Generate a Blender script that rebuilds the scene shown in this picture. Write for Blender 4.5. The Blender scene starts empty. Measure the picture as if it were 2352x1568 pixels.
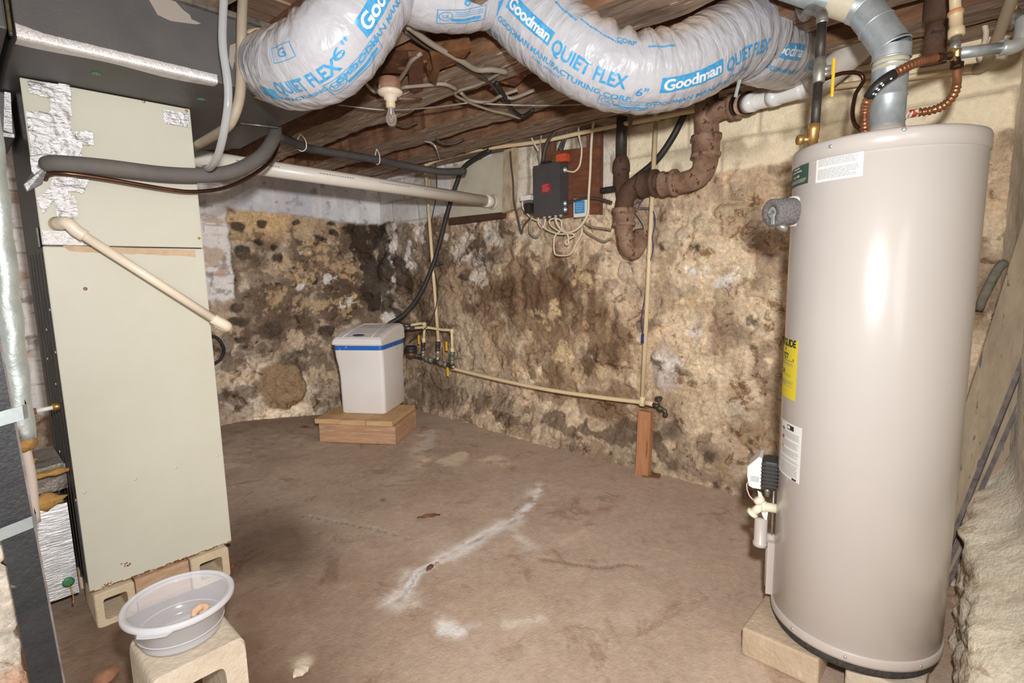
import bpy, bmesh, math, random
import numpy as np
from mathutils import Vector, Matrix
random.seed(7)
PI = math.pi
SC = bpy.context.scene
COL = SC.collection

# ------------------------------------------------------------------ camera, world, light, exposure
W, H, FPX, CAMH = 2352, 1568, 1200.0, 1.30
def nrm(v): return v/np.linalg.norm(v)
def _cam(px, py): return np.array([px-W/2, -(py-H/2), -FPX])
_d = FPX/(160/FPX); _roll = math.atan(.02)
_Z = -nrm(_cam(W/2+_d*math.sin(_roll), H/2+_d*math.cos(_roll)))
_x = _cam(2300, 600); _X = nrm(_x-_Z*np.dot(_x, _Z)); _Y = np.cross(_Z, _X)
ROT = np.array([_X, _Y, _Z])            # camera axes -> world (x along the left wall, y along the right wall)
EYE = np.array([0, 0, CAMH])
cam_d = bpy.data.cameras.new('camera'); cam_d.sensor_width = 36; cam_d.lens = 36*FPX/W; cam_d.clip_start = .01
cam_o = bpy.data.objects.new('camera', cam_d); COL.objects.link(cam_o)
M = Matrix(ROT.tolist()).to_4x4(); M.translation = Vector(EYE); cam_o.matrix_world = M
SC.camera = cam_o
wd = bpy.data.worlds.new('world'); SC.world = wd; wd.use_nodes = True
wd.node_tree.nodes['Background'].inputs[0].default_value = (1.0, .97, .93, 1)
wd.node_tree.nodes['Background'].inputs[1].default_value = .45
def area(name, loc, target, size, power, color=(1, 1, 1)):
    l = bpy.data.lights.new(name, 'AREA'); l.shape = 'DISK'; l.size = size; l.energy = power; l.color = color
    o = bpy.data.objects.new(name, l); COL.objects.link(o); o.location = loc
    o.rotation_euler = (Vector(target)-Vector(loc)).to_track_quat('-Z', 'Y').to_euler()
    return o
fl = area('flash', (.05, -.05, 1.50), (2.2, 2.3, 1.0), .08, 24, (1.0, .995, .985)).data      # flash on the camera
fl.use_nodes = True; _n = fl.node_tree.nodes; _f = _n.new('ShaderNodeLightFalloff'); _f.inputs[0].default_value = 1.0
fl.node_tree.links.new(_f.outputs['Linear'], _n['Emission'].inputs['Strength'])
area('added_fill_light', (-1.6, -3.2, 1.95), (1.9, 2.6, 1.0), 2.8, 75, (1.0, .985, .955))    # unseen soft fill, added behind the camera to even out the light
SC.view_settings.view_transform = 'Standard'; SC.view_settings.look = 'None'
SC.view_settings.exposure = 0.0; SC.view_settings.gamma = 1.0; SC.view_settings.use_curve_mapping = False

# ------------------------------------------------------------------ where things are
def ray(px, py): return ROT @ (_cam(px, py)/FPX)
def at(px, py, D): return EYE+ray(px, py)*D
def ox(px, py, x): r = ray(px, py); return EYE+r*(x/r[0])
def oy(px, py, y): r = ray(px, py); return EYE+r*(y/r[1])
def oz(px, py, z): r = ray(px, py); return EYE+r*((z-CAMH)/r[2])

# ------------------------------------------------------------------ colour / noise
def lin(c):
    c = np.asarray(c, float)/255.0
    return np.where(c <= .04045, c/12.92, ((c+.055)/1.055)**2.4)
def C4(c): l = lin(c); return (float(l[0]), float(l[1]), float(l[2]), 1)
def _hash(i, j, seed):
    n = (i.astype(np.int64)*374761393+j.astype(np.int64)*668265263+seed*974634777) & 0x7fffffff
    n = ((n ^ (n >> 13))*1274126177) & 0x7fffffff
    return ((n ^ (n >> 16)) & 0xffff)/65535.0
def vn(x, y, seed=0):
    i, j = np.floor(x), np.floor(y); u, v = x-i, y-j
    u = u*u*u*(u*(u*6-15)+10); v = v*v*v*(v*(v*6-15)+10)
    a, b, c, d = _hash(i, j, seed), _hash(i+1, j, seed), _hash(i, j+1, seed), _hash(i+1, j+1, seed)
    return a+(b-a)*u+(c-a)*v+(a-b-c+d)*u*v
def fbm(x, y, seed=0, o=4, g=.5):
    s, a, t = 0, 1, 0
    for k in range(o):
        s = s+a*vn(x*2**k+k*17.3, y*2**k+k*9.1, seed+k); t += a; a *= g
    return s/t                       # 0..1
def sm(a, b, x): t = np.clip((x-a)/(b-a), 0, 1); return t*t*(3-2*t)
def mixc(c, col, m): return c*(1-m[..., None])+lin(col)*m[..., None]

# ------------------------------------------------------------------ materials
MATS = {}
def mat(name, base, rough=.5, metal=0., var=None, vs=8., bump=0., bs=40., stretch=(1, 1, 1), spec=.5, attr=None, detail=6,
        trans=0., ior=1.45, spots=None, ss=60., st=.62, avar=0., uvbump=None, coat=0., mott=None, clear=0., fres=0.):
    if name in MATS: return MATS[name]
    m = bpy.data.materials.new(name); m.use_nodes = True; nt = m.node_tree; N = nt.nodes; L = nt.links
    b = N['Principled BSDF']; b.inputs['Roughness'].default_value = rough; b.inputs['Metallic'].default_value = metal
    b.inputs['Specular IOR Level'].default_value = spec; b.inputs['Base Color'].default_value = C4(base)
    if coat: b.inputs['Coat Weight'].default_value = coat; b.inputs['Coat Roughness'].default_value = .1
    if trans: b.inputs['Transmission Weight'].default_value = trans; b.inputs['IOR'].default_value = ior
    tc = N.new('ShaderNodeTexCoord'); mp = N.new('ShaderNodeMapping'); mp.inputs['Scale'].default_value = stretch
    L.new(tc.outputs['Object'], mp.inputs[0]); src = None
    if attr:
        a = N.new('ShaderNodeVertexColor'); a.layer_name = attr; src = a.outputs[0]; alp = a.outputs[1]
    if var is not None:
        n = N.new('ShaderNodeTexNoise'); n.inputs['Scale'].default_value = vs; n.inputs['Detail'].default_value = detail
        n.inputs['Roughness'].default_value = .65; L.new(mp.outputs[0], n.inputs[0])
        r = N.new('ShaderNodeValToRGB'); r.color_ramp.elements[0].position = .32; r.color_ramp.elements[1].position = .68
        r.color_ramp.elements[0].color = C4(base); r.color_ramp.elements[1].color = C4(var); L.new(n.outputs[0], r.inputs[0]); src = r.outputs[0]
    if avar and src is not None:
        n = N.new('ShaderNodeTexNoise'); n.inputs['Scale'].default_value = vs; n.inputs['Detail'].default_value = 10; n.inputs['Roughness'].default_value = .75
        L.new(mp.outputs[0], n.inputs[0])
        mr = N.new('ShaderNodeMapRange'); mr.inputs[1].default_value = .34; mr.inputs[2].default_value = .66
        mr.inputs[3].default_value = 1-avar; mr.inputs[4].default_value = 1+avar; L.new(n.outputs[0], mr.inputs[0])
        mx = N.new('ShaderNodeMix'); mx.data_type = 'RGBA'; mx.blend_type = 'MULTIPLY'; mx.inputs[0].default_value = 1
        L.new(src, mx.inputs[6]); L.new(mr.outputs[0], mx.inputs[7]); src = mx.outputs[2]
        if attr and mott: L.new(alp, mx.inputs[0])
        if mott:
            n = N.new('ShaderNodeTexNoise'); n.inputs['Scale'].default_value = mott[0]; n.inputs['Detail'].default_value = 12; n.inputs['Roughness'].default_value = .72; n.inputs['Distortion'].default_value = .6
            L.new(mp.outputs[0], n.inputs[0]); r = N.new('ShaderNodeValToRGB'); e = r.color_ramp.elements
            e[0].position = .37; e[0].color = C4(mott[1]); e[1].position = .44; e[1].color = (1, 1, 1, 1); k = e.new(.57); k.color = (1, 1, 1, 1); k = e.new(.63); k.color = tuple(c*mott[2] for c in (1.0, .98, .94))+(1,)
            L.new(n.outputs[0], r.inputs[0]); mx = N.new('ShaderNodeMix'); mx.data_type = 'RGBA'; mx.blend_type = 'MULTIPLY'; mx.inputs[0].default_value = 1
            L.new(src, mx.inputs[6]); L.new(r.outputs[0], mx.inputs[7]); src = mx.outputs[2]
            if attr: L.new(alp, mx.inputs[0])
    if spots is not None:
        n = N.new('ShaderNodeTexNoise'); n.inputs['Scale'].default_value = ss; n.inputs['Detail'].default_value = 4
        L.new(mp.outputs[0], n.inputs[0])
        mr = N.new('ShaderNodeMapRange'); mr.inputs[1].default_value = st; mr.inputs[2].default_value = st+.06; L.new(n.outputs[0], mr.inputs[0])
        mx = N.new('ShaderNodeMix'); mx.data_type = 'RGBA'; L.new(mr.outputs[0], mx.inputs[0])
        if src is not None: L.new(src, mx.inputs[6])
        else: mx.inputs[6].default_value = C4(base)
        mx.inputs[7].default_value = C4(spots); src = mx.outputs[2]
    if clear:
        tr = N.new('ShaderNodeBsdfTransparent'); ms = N.new('ShaderNodeMixShader'); ms.inputs[0].default_value = 1-clear
        if fres:
            lw = N.new('ShaderNodeLayerWeight'); lw.inputs[0].default_value = .35; mr = N.new('ShaderNodeMapRange'); mr.inputs[3].default_value = 1-clear; mr.inputs[4].default_value = fres
            L.new(lw.outputs['Facing'], mr.inputs[0]); L.new(mr.outputs[0], ms.inputs[0])
        L.new(tr.outputs[0], ms.inputs[1]); L.new(b.outputs[0], ms.inputs[2]); L.new(ms.outputs[0], N['Material Output'].inputs[0])
    if src is not None: L.new(src, b.inputs['Base Color'])
    if bump:
        n = N.new('ShaderNodeTexNoise'); n.inputs['Scale'].default_value = bs; n.inputs['Detail'].default_value = 8; n.inputs['Roughness'].default_value = .6
        if uvbump:
            uv = N.new('ShaderNodeUVMap'); m2 = N.new('ShaderNodeMapping'); m2.inputs['Scale'].default_value = uvbump
            L.new(uv.outputs[0], m2.inputs[0]); L.new(m2.outputs[0], n.inputs[0]); n.inputs['Detail'].default_value = 3; n.inputs['Roughness'].default_value = .45; n.inputs['Distortion'].default_value = .8
        else: L.new(mp.outputs[0], n.inputs[0])
        bp = N.new('ShaderNodeBump'); bp.inputs['Strength'].default_value = bump; bp.inputs['Distance'].default_value = .01
        L.new(n.outputs[0], bp.inputs['Height']); L.new(bp.outputs[0], b.inputs['Normal'])
    MATS[name] = m; return m

# ------------------------------------------------------------------ geometry
class G:
    def __init__(s): s.v = []; s.f = []; s.m = []; s.sm = []; s.uv = {}; s.col = None
    def add(s, v, f, m=0, smooth=True, uv=None):
        o = len(s.v); s.v += [tuple(map(float, p)) for p in v]
        for q in f: s.f.append(tuple(i+o for i in q)); s.m.append(m); s.sm.append(smooth)
        if uv is not None:
            for i, t in enumerate(uv): s.uv[o+i] = t
        return s
    def box(s, c, size, rot=None, bev=0., m=0, segs=2):
        bm = bmesh.new(); bmesh.ops.create_cube(bm, size=1.0)
        for v in bm.verts: v.co = Vector((v.co.x*size[0], v.co.y*size[1], v.co.z*size[2]))
        if bev > 0: bmesh.ops.bevel(bm, geom=list(bm.edges)+list(bm.verts), offset=bev, segments=segs, affect='EDGES', profile=.6)
        R3 = Matrix.Identity(3) if rot is None else (rot if isinstance(rot, Matrix) else Matrix.Rotation(rot, 3, 'Z'))
        bm.verts.index_update()
        v = [R3 @ x.co+Vector(c) for x in bm.verts]; f = [[y.index for y in x.verts] for x in bm.faces]
        bm.free(); return s.add(v, f, m, smooth=False)
    def prism(s, poly, d, m=0, smooth=False):
        """a flat 3-D polygon pushed along d"""
        n = len(poly); p = [np.asarray(q, float) for q in poly]; d = np.asarray(d, float)
        v = p+[q+d for q in p]; f = [list(range(n))[::-1], list(range(n, 2*n))]+[[i, (i+1) % n, n+(i+1) % n, n+i] for i in range(n)]
        return s.add(v, f, m, smooth)
    def tube(s, pts, r, seg=12, m=0, cap=True, step=None, spl=True, disp=None, ref=None):
        P = spline(pts, step or .02) if spl and len(pts) > 2 else [np.asarray(p, float) for p in pts]
        n = len(P); rr = np.interp(np.linspace(0, 1, n), np.linspace(0, 1, len(r)), r) if hasattr(r, '__len__') else [r]*n
        T, Nn, B = frames(P, ref); v = []; uv = []; S = 0
        for i in range(n):
            if i: S += np.linalg.norm(P[i]-P[i-1])
            for k in range(seg):
                a = 2*PI*k/seg; rad = rr[i]+(disp(S, a) if disp else 0)
                v.append(P[i]+(Nn[i]*math.cos(a)+B[i]*math.sin(a))*rad); uv.append((S, a/(2*PI)))
        f = [[i*seg+k, i*seg+(k+1) % seg, (i+1)*seg+(k+1) % seg, (i+1)*seg+k] for i in range(n-1) for k in range(seg)]
        if cap: f += [list(range(seg))[::-1], list(range((n-1)*seg, n*seg))]
        return s.add(v, f, m, True, uv)
    def lathe(s, prof, o, axis=(0, 0, 1), seg=32, m=0, cap=True, smooth=True):
        """profile of (radius, height) turned about an axis from o"""
        ax = nrm(np.asarray(axis, float)); t = np.array([1, 0, 0.]) if abs(ax[0]) < .9 else np.array([0, 1., 0])
        u = nrm(np.cross(t, ax)); w = np.cross(ax, u); v = []
        for (r, h) in prof:
            for k in range(seg):
                a = 2*PI*k/seg; v.append(np.asarray(o)+ax*h+(u*math.cos(a)+w*math.sin(a))*r)
        n = len(prof); f = [[i*seg+k, i*seg+(k+1) % seg, (i+1)*seg+(k+1) % seg, (i+1)*seg+k] for i in range(n-1) for k in range(seg)]
        if cap: f += [list(range(seg))[::-1], list(range((n-1)*seg, n*seg))]
        return s.add(v, f, m, smooth)
    def cyl(s, a, b, r, seg=16, m=0, r2=None):
        a = np.asarray(a, float); b = np.asarray(b, float); L = np.linalg.norm(b-a)
        return s.lathe([(r, 0), (r if r2 is None else r2, L)], a, b-a, seg, m)
def spline(pts, step=.02):
    p = [np.asarray(q, float) for q in pts]; p = [2*p[0]-p[1]]+p+[2*p[-1]-p[-2]]; out = []
    for i in range(1, len(p)-2):
        n = max(2, int(np.linalg.norm(p[i+1]-p[i])/step))
        for k in range(n):
            t = k/n; a, b, c, d = p[i-1], p[i], p[i+1], p[i+2]
            out.append(.5*((2*b)+(c-a)*t+(2*a-5*b+4*c-d)*t*t+(3*b-a-3*c+d)*t**3))
    out.append(p[-2]); return out
def frames(P, ref=None):
    n = len(P); T = [nrm(P[min(i+1, n-1)]-P[max(i-1, 0)]) for i in range(n)]
    Nn = []; up = np.array([0, 0, 1.]) if ref is None else np.asarray(ref, float)
    if ref is None and abs(T[0][2]) > .9: up = np.array([1., 0, 0])
    for i in range(n):
        q = up if (ref is not None or i == 0) else Nn[-1]
        q = q-T[i]*np.dot(q, T[i]); Nn.append(nrm(q))
    return T, Nn, [np.cross(Nn[i], T[i]) for i in range(n)]

WORLD = {}                                # world position of every object's origin
def thing(name, label, cat, loc, group=None):
    o = bpy.data.objects.new(name, None); COL.objects.link(o); o.empty_display_size = .05
    o.location = [float(q) for q in loc]; WORLD[o] = np.asarray(loc, float); tag(o, label, cat, group); return o
def tag(o, label=None, cat=None, group=None, kind=None):
    if label: o['label'] = label
    if cat: o['category'] = cat
    if group: o['group'] = group
    if kind: o['kind'] = kind
    return o
def obj(name, g, mats, parent=None, label=None, cat=None, group=None, kind=None, col=None):
    v = np.array(g.v)
    org = np.array([v[:, 0].mean(), v[:, 1].mean(), v[:, 2].min()])
    if kind == 'structure': org = np.zeros(3)
    me = bpy.data.meshes.new(name); me.from_pydata((v-org).tolist(), [], g.f)
    for m in (mats if isinstance(mats, (list, tuple)) else [mats]): me.materials.append(m)
    me.polygons.foreach_set('material_index', g.m); me.polygons.foreach_set('use_smooth', g.sm)
    if g.uv:
        u = me.uv_layers.new(name='UVMap'); li = np.zeros(len(me.loops), np.int32); me.loops.foreach_get('vertex_index', li)
        a = np.zeros((len(v), 2)); 
        for i, t in g.uv.items(): a[i] = t
        u.data.foreach_set('uv', a[li].ravel())
    if col is not None:
        ca = me.color_attributes.new('Col', 'FLOAT_COLOR', 'POINT'); c4 = np.ones((len(v), 4)); c4[:, :col.shape[1]] = col
        ca.data.foreach_set('color', c4.ravel())
    me.update(); o = bpy.data.objects.new(name, me); COL.objects.link(o); WORLD[o] = org
    if parent is not None: o.parent = parent; o.location = [float(q) for q in org-WORLD[parent]]
    else: o.location = [float(q) for q in org]
    return tag(o, label, cat, group, kind)

_font = {}
def text(body, size, bold=0., align='CENTER', space=1., cuts=0, shear=0.):
    """lettering as flat 2-D polygons, centred on 0,0"""
    c = bpy.data.curves.new('lettering', 'FONT'); c.body = body; c.size = size; c.align_x = align; c.align_y = 'CENTER'
    c.offset = bold; c.space_character = space; c.resolution_u = 3; c.shear = shear
    o = bpy.data.objects.new('lettering', c); COL.objects.link(o)
    dg = bpy.context.evaluated_depsgraph_get(); me = bpy.data.meshes.new_from_object(o.evaluated_get(dg))
    bm = bmesh.new(); bm.from_mesh(me)
    if cuts:
        bmesh.ops.triangulate(bm, faces=bm.faces[:])
        for _ in range(4):
            e = [x for x in bm.edges if x.calc_length() > cuts]
            if not e: break
            bmesh.ops.subdivide_edges(bm, edges=e, cuts=1); bmesh.ops.triangulate(bm, faces=[f for f in bm.faces if len(f.verts) > 3])
    bm.verts.index_update()
    v = [(x.co.x, x.co.y) for x in bm.verts]; f = [[q.index for q in x.verts] for x in bm.faces]
    bm.free(); bpy.data.objects.remove(o); bpy.data.curves.remove(c); bpy.data.meshes.remove(me)
    return v, f
def rect2(x0, y0, x1, y1, st=.005):
    nx = max(1, int(abs(x1-x0)/st)); ny = max(1, int(abs(y1-y0)/st))
    v = [(x0+(x1-x0)*i/nx, y0+(y1-y0)*j/ny) for j in range(ny+1) for i in range(nx+1)]
    f = [[j*(nx+1)+i, j*(nx+1)+i+1, (j+1)*(nx+1)+i+1, (j+1)*(nx+1)+i] for j in range(ny) for i in range(nx)]
    return v, f
def lines2(x0, x1, y0, y1, n, seed=1, th=.35, ragged=.9):
    """rows of word-long dashes: print too small to read"""
    rr = random.Random(seed); v = []; f = []; dy = (y1-y0)/n
    for k in range(n):
        x = x0; y = y1-dy*(k+.5); end = x0+(x1-x0)*(rr.uniform(.55, 1) if rr.random() > ragged else rr.uniform(.93, 1))
        while x < end:
            w = min(rr.uniform(.02, .08)*(x1-x0)*1.3, end-x); o = len(v); h = dy*th/2
            v += [(x, y-h), (x+w, y-h), (x+w, y+h), (x, y+h)]; f.append([o, o+1, o+2, o+3]); x += w+(x1-x0)*.012
    return v, f

# ------------------------------------------------------------------ setting: floor and walls
def seg_dist(X, Y, pts):
    d = np.full(X.shape, 9.)
    for a, b in zip(pts[:-1], pts[1:]):
        a = np.asarray(a[:2]); b = np.asarray(b[:2]); ab = b-a; t = np.clip(((X-a[0])*ab[0]+(Y-a[1])*ab[1])/(ab@ab), 0, 1)
        d = np.minimum(d, np.hypot(X-a[0]-t*ab[0], Y-a[1]-t*ab[1]))
    return d
def grid(nu, nv): return [[j*nu+i, j*nu+i+1, (j+1)*nu+i+1, (j+1)*nu+i] for j in range(nv-1) for i in range(nu-1)]
def F(px, py): return oz(px, py, 0)[:2]

def build_floor():
    xs = np.arange(-1.3, 3.25, .014); ys = np.arange(-1.7, 4.85, .016); X, Y = np.meshgrid(xs, ys)
    wx, wy = X+.12*(fbm(X*3, Y*3, 5)-.5), Y+.12*(fbm(X*3, Y*3, 9)-.5)
    n1, n2, n3 = fbm(X*1.1, Y*1.1, 1, 5), fbm(X*4, Y*4, 2, 5), fbm(X*18, Y*18, 3, 4)
    c = np.zeros(X.shape+(3,))+lin((194, 170, 150))
    c = mixc(c, (182, 157, 137), sm(.45, .65, n1)*.8); c = mixc(c, (206, 184, 164), sm(.52, .72, n2)*.5)
    c = mixc(c, (166, 140, 120), sm(.55, .75, fbm(wx*6, wy*6, 12, 5))*.3)
    c = mixc(c, (204, 186, 168), sm(.66, .78, n3)*.35)
    # damp along the walls, darker far floor, browner around the furnace
    wl = sm(1.3, .1, 4.62-Y+.5*(n2-.5)); c = mixc(c, (146, 126, 110), wl*.7)
    wr = sm(.5, .05, 3.0-X+.25*(n2-.5)); c = mixc(c, (194, 172, 152), wr*.6)
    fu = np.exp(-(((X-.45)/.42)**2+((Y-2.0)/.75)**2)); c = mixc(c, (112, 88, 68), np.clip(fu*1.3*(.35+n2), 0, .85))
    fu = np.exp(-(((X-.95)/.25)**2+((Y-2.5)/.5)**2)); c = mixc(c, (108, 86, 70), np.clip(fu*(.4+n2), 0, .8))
    def line(px, w, colr, a, rag=8):
        P = [F(*p) for p in px]; d = seg_dist(wx, wy, P); m = np.exp(-(d/w)**2)*a*sm(.38, .6, fbm(X*rag, Y*rag, 21, 5)); return mixc(c, colr, np.clip(m, 0, 1))
    c = line([(1245, 1125), (1180, 1190), (1100, 1240), (1050, 1275), (960, 1320), (905, 1375)], .055, (236, 226, 216), 1.5, 6)
    c = line([(1245, 1125), (1180, 1190), (1100, 1240), (1050, 1275), (960, 1320), (905, 1375)], .018, (246, 242, 238), 2.0, 14)
    c = line([(905, 1375), (960, 1400), (1000, 1440), (1050, 1447), (1150, 1442), (1235, 1420)], .028, (222, 206, 190), 1.0, 14)
    c = line([(1000, 1440), (1050, 1450)], .03, (238, 232, 226), 1.3, 14)
    c = line([(1180, 1175), (1185, 1215), (1250, 1270)], .03, (222, 208, 194), .9)
    c = line([(960, 1020), (1000, 1075), (1060, 1040), (1160, 1062)], .08, (226, 206, 180), 1.5)
    c = line([(930, 1010), (1000, 985), (960, 1040)], .05, (214, 200, 184), 1.3)
    c = line([(700, 1180), (900, 1230), (1050, 1260)], .03, (202, 186, 170), .5)
    c = line([(690, 1535), (700, 1550)], .03, (226, 210, 190), 1.4, 14)
    c = line([(720, 1335), (790, 1330)], .05, (190, 146, 92), .9, 5)
    c = line([(1330, 1175), (1420, 1160)], .04, (150, 112, 88), .8, 5)
    c = line([(690, 990), (720, 988)], .03, (130, 72, 44), 1.0, 6)
    hz = .018*(n1-.5)+.006*(n2-.5)+.003*(n3-.5)
    for P, w in (([(1250, 1275), (1330, 1295), (1400, 1302), (1480, 1312)], .006), ([(1180, 1190), (1100, 1240), (960, 1320), (905, 1375), (870, 1400)], .007),
                 ([(700, 1180), (820, 1210), (960, 1235)], .004)):
        d = seg_dist(wx, wy, [F(*p) for p in P]); k = np.exp(-(d/w)**2); hz = hz-.006*k; c = mixc(c, (96, 78, 64), k*.55)
    d = np.hypot(X-F(880, 1148)[0], (Y-F(880, 1148)[1])); c = mixc(c, (70, 58, 50), np.exp(-(d/.018)**2)*.8)
    hz = hz+.11*sm(2.5, 1.4, X)*sm(3.75, 4.55, Y+.3*(n2-.5))
    v = np.stack([X, Y, hz], -1).reshape(-1, 3); g = G(); g.add(v, grid(len(xs), len(ys)))
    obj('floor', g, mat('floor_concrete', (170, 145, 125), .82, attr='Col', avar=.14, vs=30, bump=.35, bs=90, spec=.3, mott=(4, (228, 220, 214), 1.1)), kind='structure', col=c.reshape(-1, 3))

class Wall:
    """a rough wall laid out on (a along the wall, z up); hit(px,py) -> (a,z)"""
    def __init__(s, a0, a1, z0, z1, st, hit):
        s.as_ = np.arange(a0, a1, st); s.zs = np.arange(z0, z1, st); s.A, s.Z = np.meshgrid(s.as_, s.zs); s.hit = hit
        s.d = np.zeros(s.A.shape); s.c = np.zeros(s.A.shape+(3,))
        w = .035; s.wa = s.A+w*2*(fbm(s.A*9, s.Z*9, 31)-.5); s.wz = s.Z+w*2*(fbm(s.A*9, s.Z*9, 37)-.5)
    def stone(s, a, z, ra, rz, col, h=.025, alpha=.8, ang=0., e=.8):
        R = max(ra, rz)*1.7+.06
        i0, i1 = np.searchsorted(s.as_, [a-R, a+R]); j0, j1 = np.searchsorted(s.zs, [z-R, z+R])
        if i1 <= i0 or j1 <= j0: return
        q = np.s_[j0:j1, i0:i1]; x = s.wa[q]-a; y = s.wz[q]-z; ca, sa = math.cos(ang), math.sin(ang)
        r = (np.abs((x*ca+y*sa)/ra)**2.4+np.abs((-x*sa+y*ca)/rz)**2.4)**(1/2.4)
        k = sm(1.12, e, r); s.d[q] += h*.6*k*(1-.25*np.clip(r, 0, 1)**2)-.005*np.exp(-((r-1.12)/.12)**2)*(h > 0); s.c[q] = mixc(s.c[q], col, k*alpha)
    def px(s, px, py, rx, ry, col, h=.02, alpha=.8, ang=0., e=.75):
        a, z = s.hit(px, py); a1, _ = s.hit(px+rx, py); _, z1 = s.hit(px, py-ry); s.stone(a, z, abs(a1-a), abs(z1-z), col, h, alpha, ang, e)
    def stain(s, px, py, rx, ry, col, alpha=.7, sc=7., lo=.35, hi=.6, seed=77):
        a, z = s.hit(px, py); a1, _ = s.hit(px+rx, py); _, z1 = s.hit(px, py-ry)
        g = np.exp(-(((s.A-a)/(a1-a))**2+((s.Z-z)/(z1-z))**2)); s.c = mixc(s.c, col, np.clip(g*alpha*1.4*sm(lo, hi, fbm(s.A*sc, s.Z*sc, seed+int(px), 5)), 0, 1))
    def patch(s, L, col, alpha=.8, sc=6., soft=.05, seed=5, cut=.5, fz=1.):
        R = np.zeros(s.A.shape)
        for (px, py, rx, ry) in L:
            a, z = s.hit(px, py); a1, _ = s.hit(px+rx, py); _, z1 = s.hit(px, py-ry); R = np.maximum(R, np.exp(-(((s.wa-a)/(a1-a))**2+((s.wz-z)/(z1-z))**2)*.7))
        m = sm(cut-soft, cut+soft, R*.75+(fbm(s.A*sc, s.Z*sc*fz, seed, 6, .6)-.5)*1.5); s.c = mixc(s.c, col, m*alpha); return m
    def fill(s, n, rmin, rmax, cols, h, alpha, seed, zone):
        rr = random.Random(seed); pts = []
        for _ in range(n*6):
            a = rr.uniform(s.as_[0], s.as_[-1]); z = rr.uniform(s.zs[0], s.zs[-1]); r = rmin+(rmax-rmin)*rr.random()**2
            if not zone(a, z) or any((a-p[0])**2+(z-p[1])**2 < ((r+p[2])*.82)**2 for p in pts): continue
            pts.append((a, z, r)); s.stone(a, z, r*rr.uniform(.9, 1.35), r*rr.uniform(.65, 1), rr.choice(cols), h*rr.uniform(.5, 1.3), alpha*rr.uniform(.35, 1.1), rr.uniform(-.5, .5))
            if len(pts) >= n: break

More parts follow.
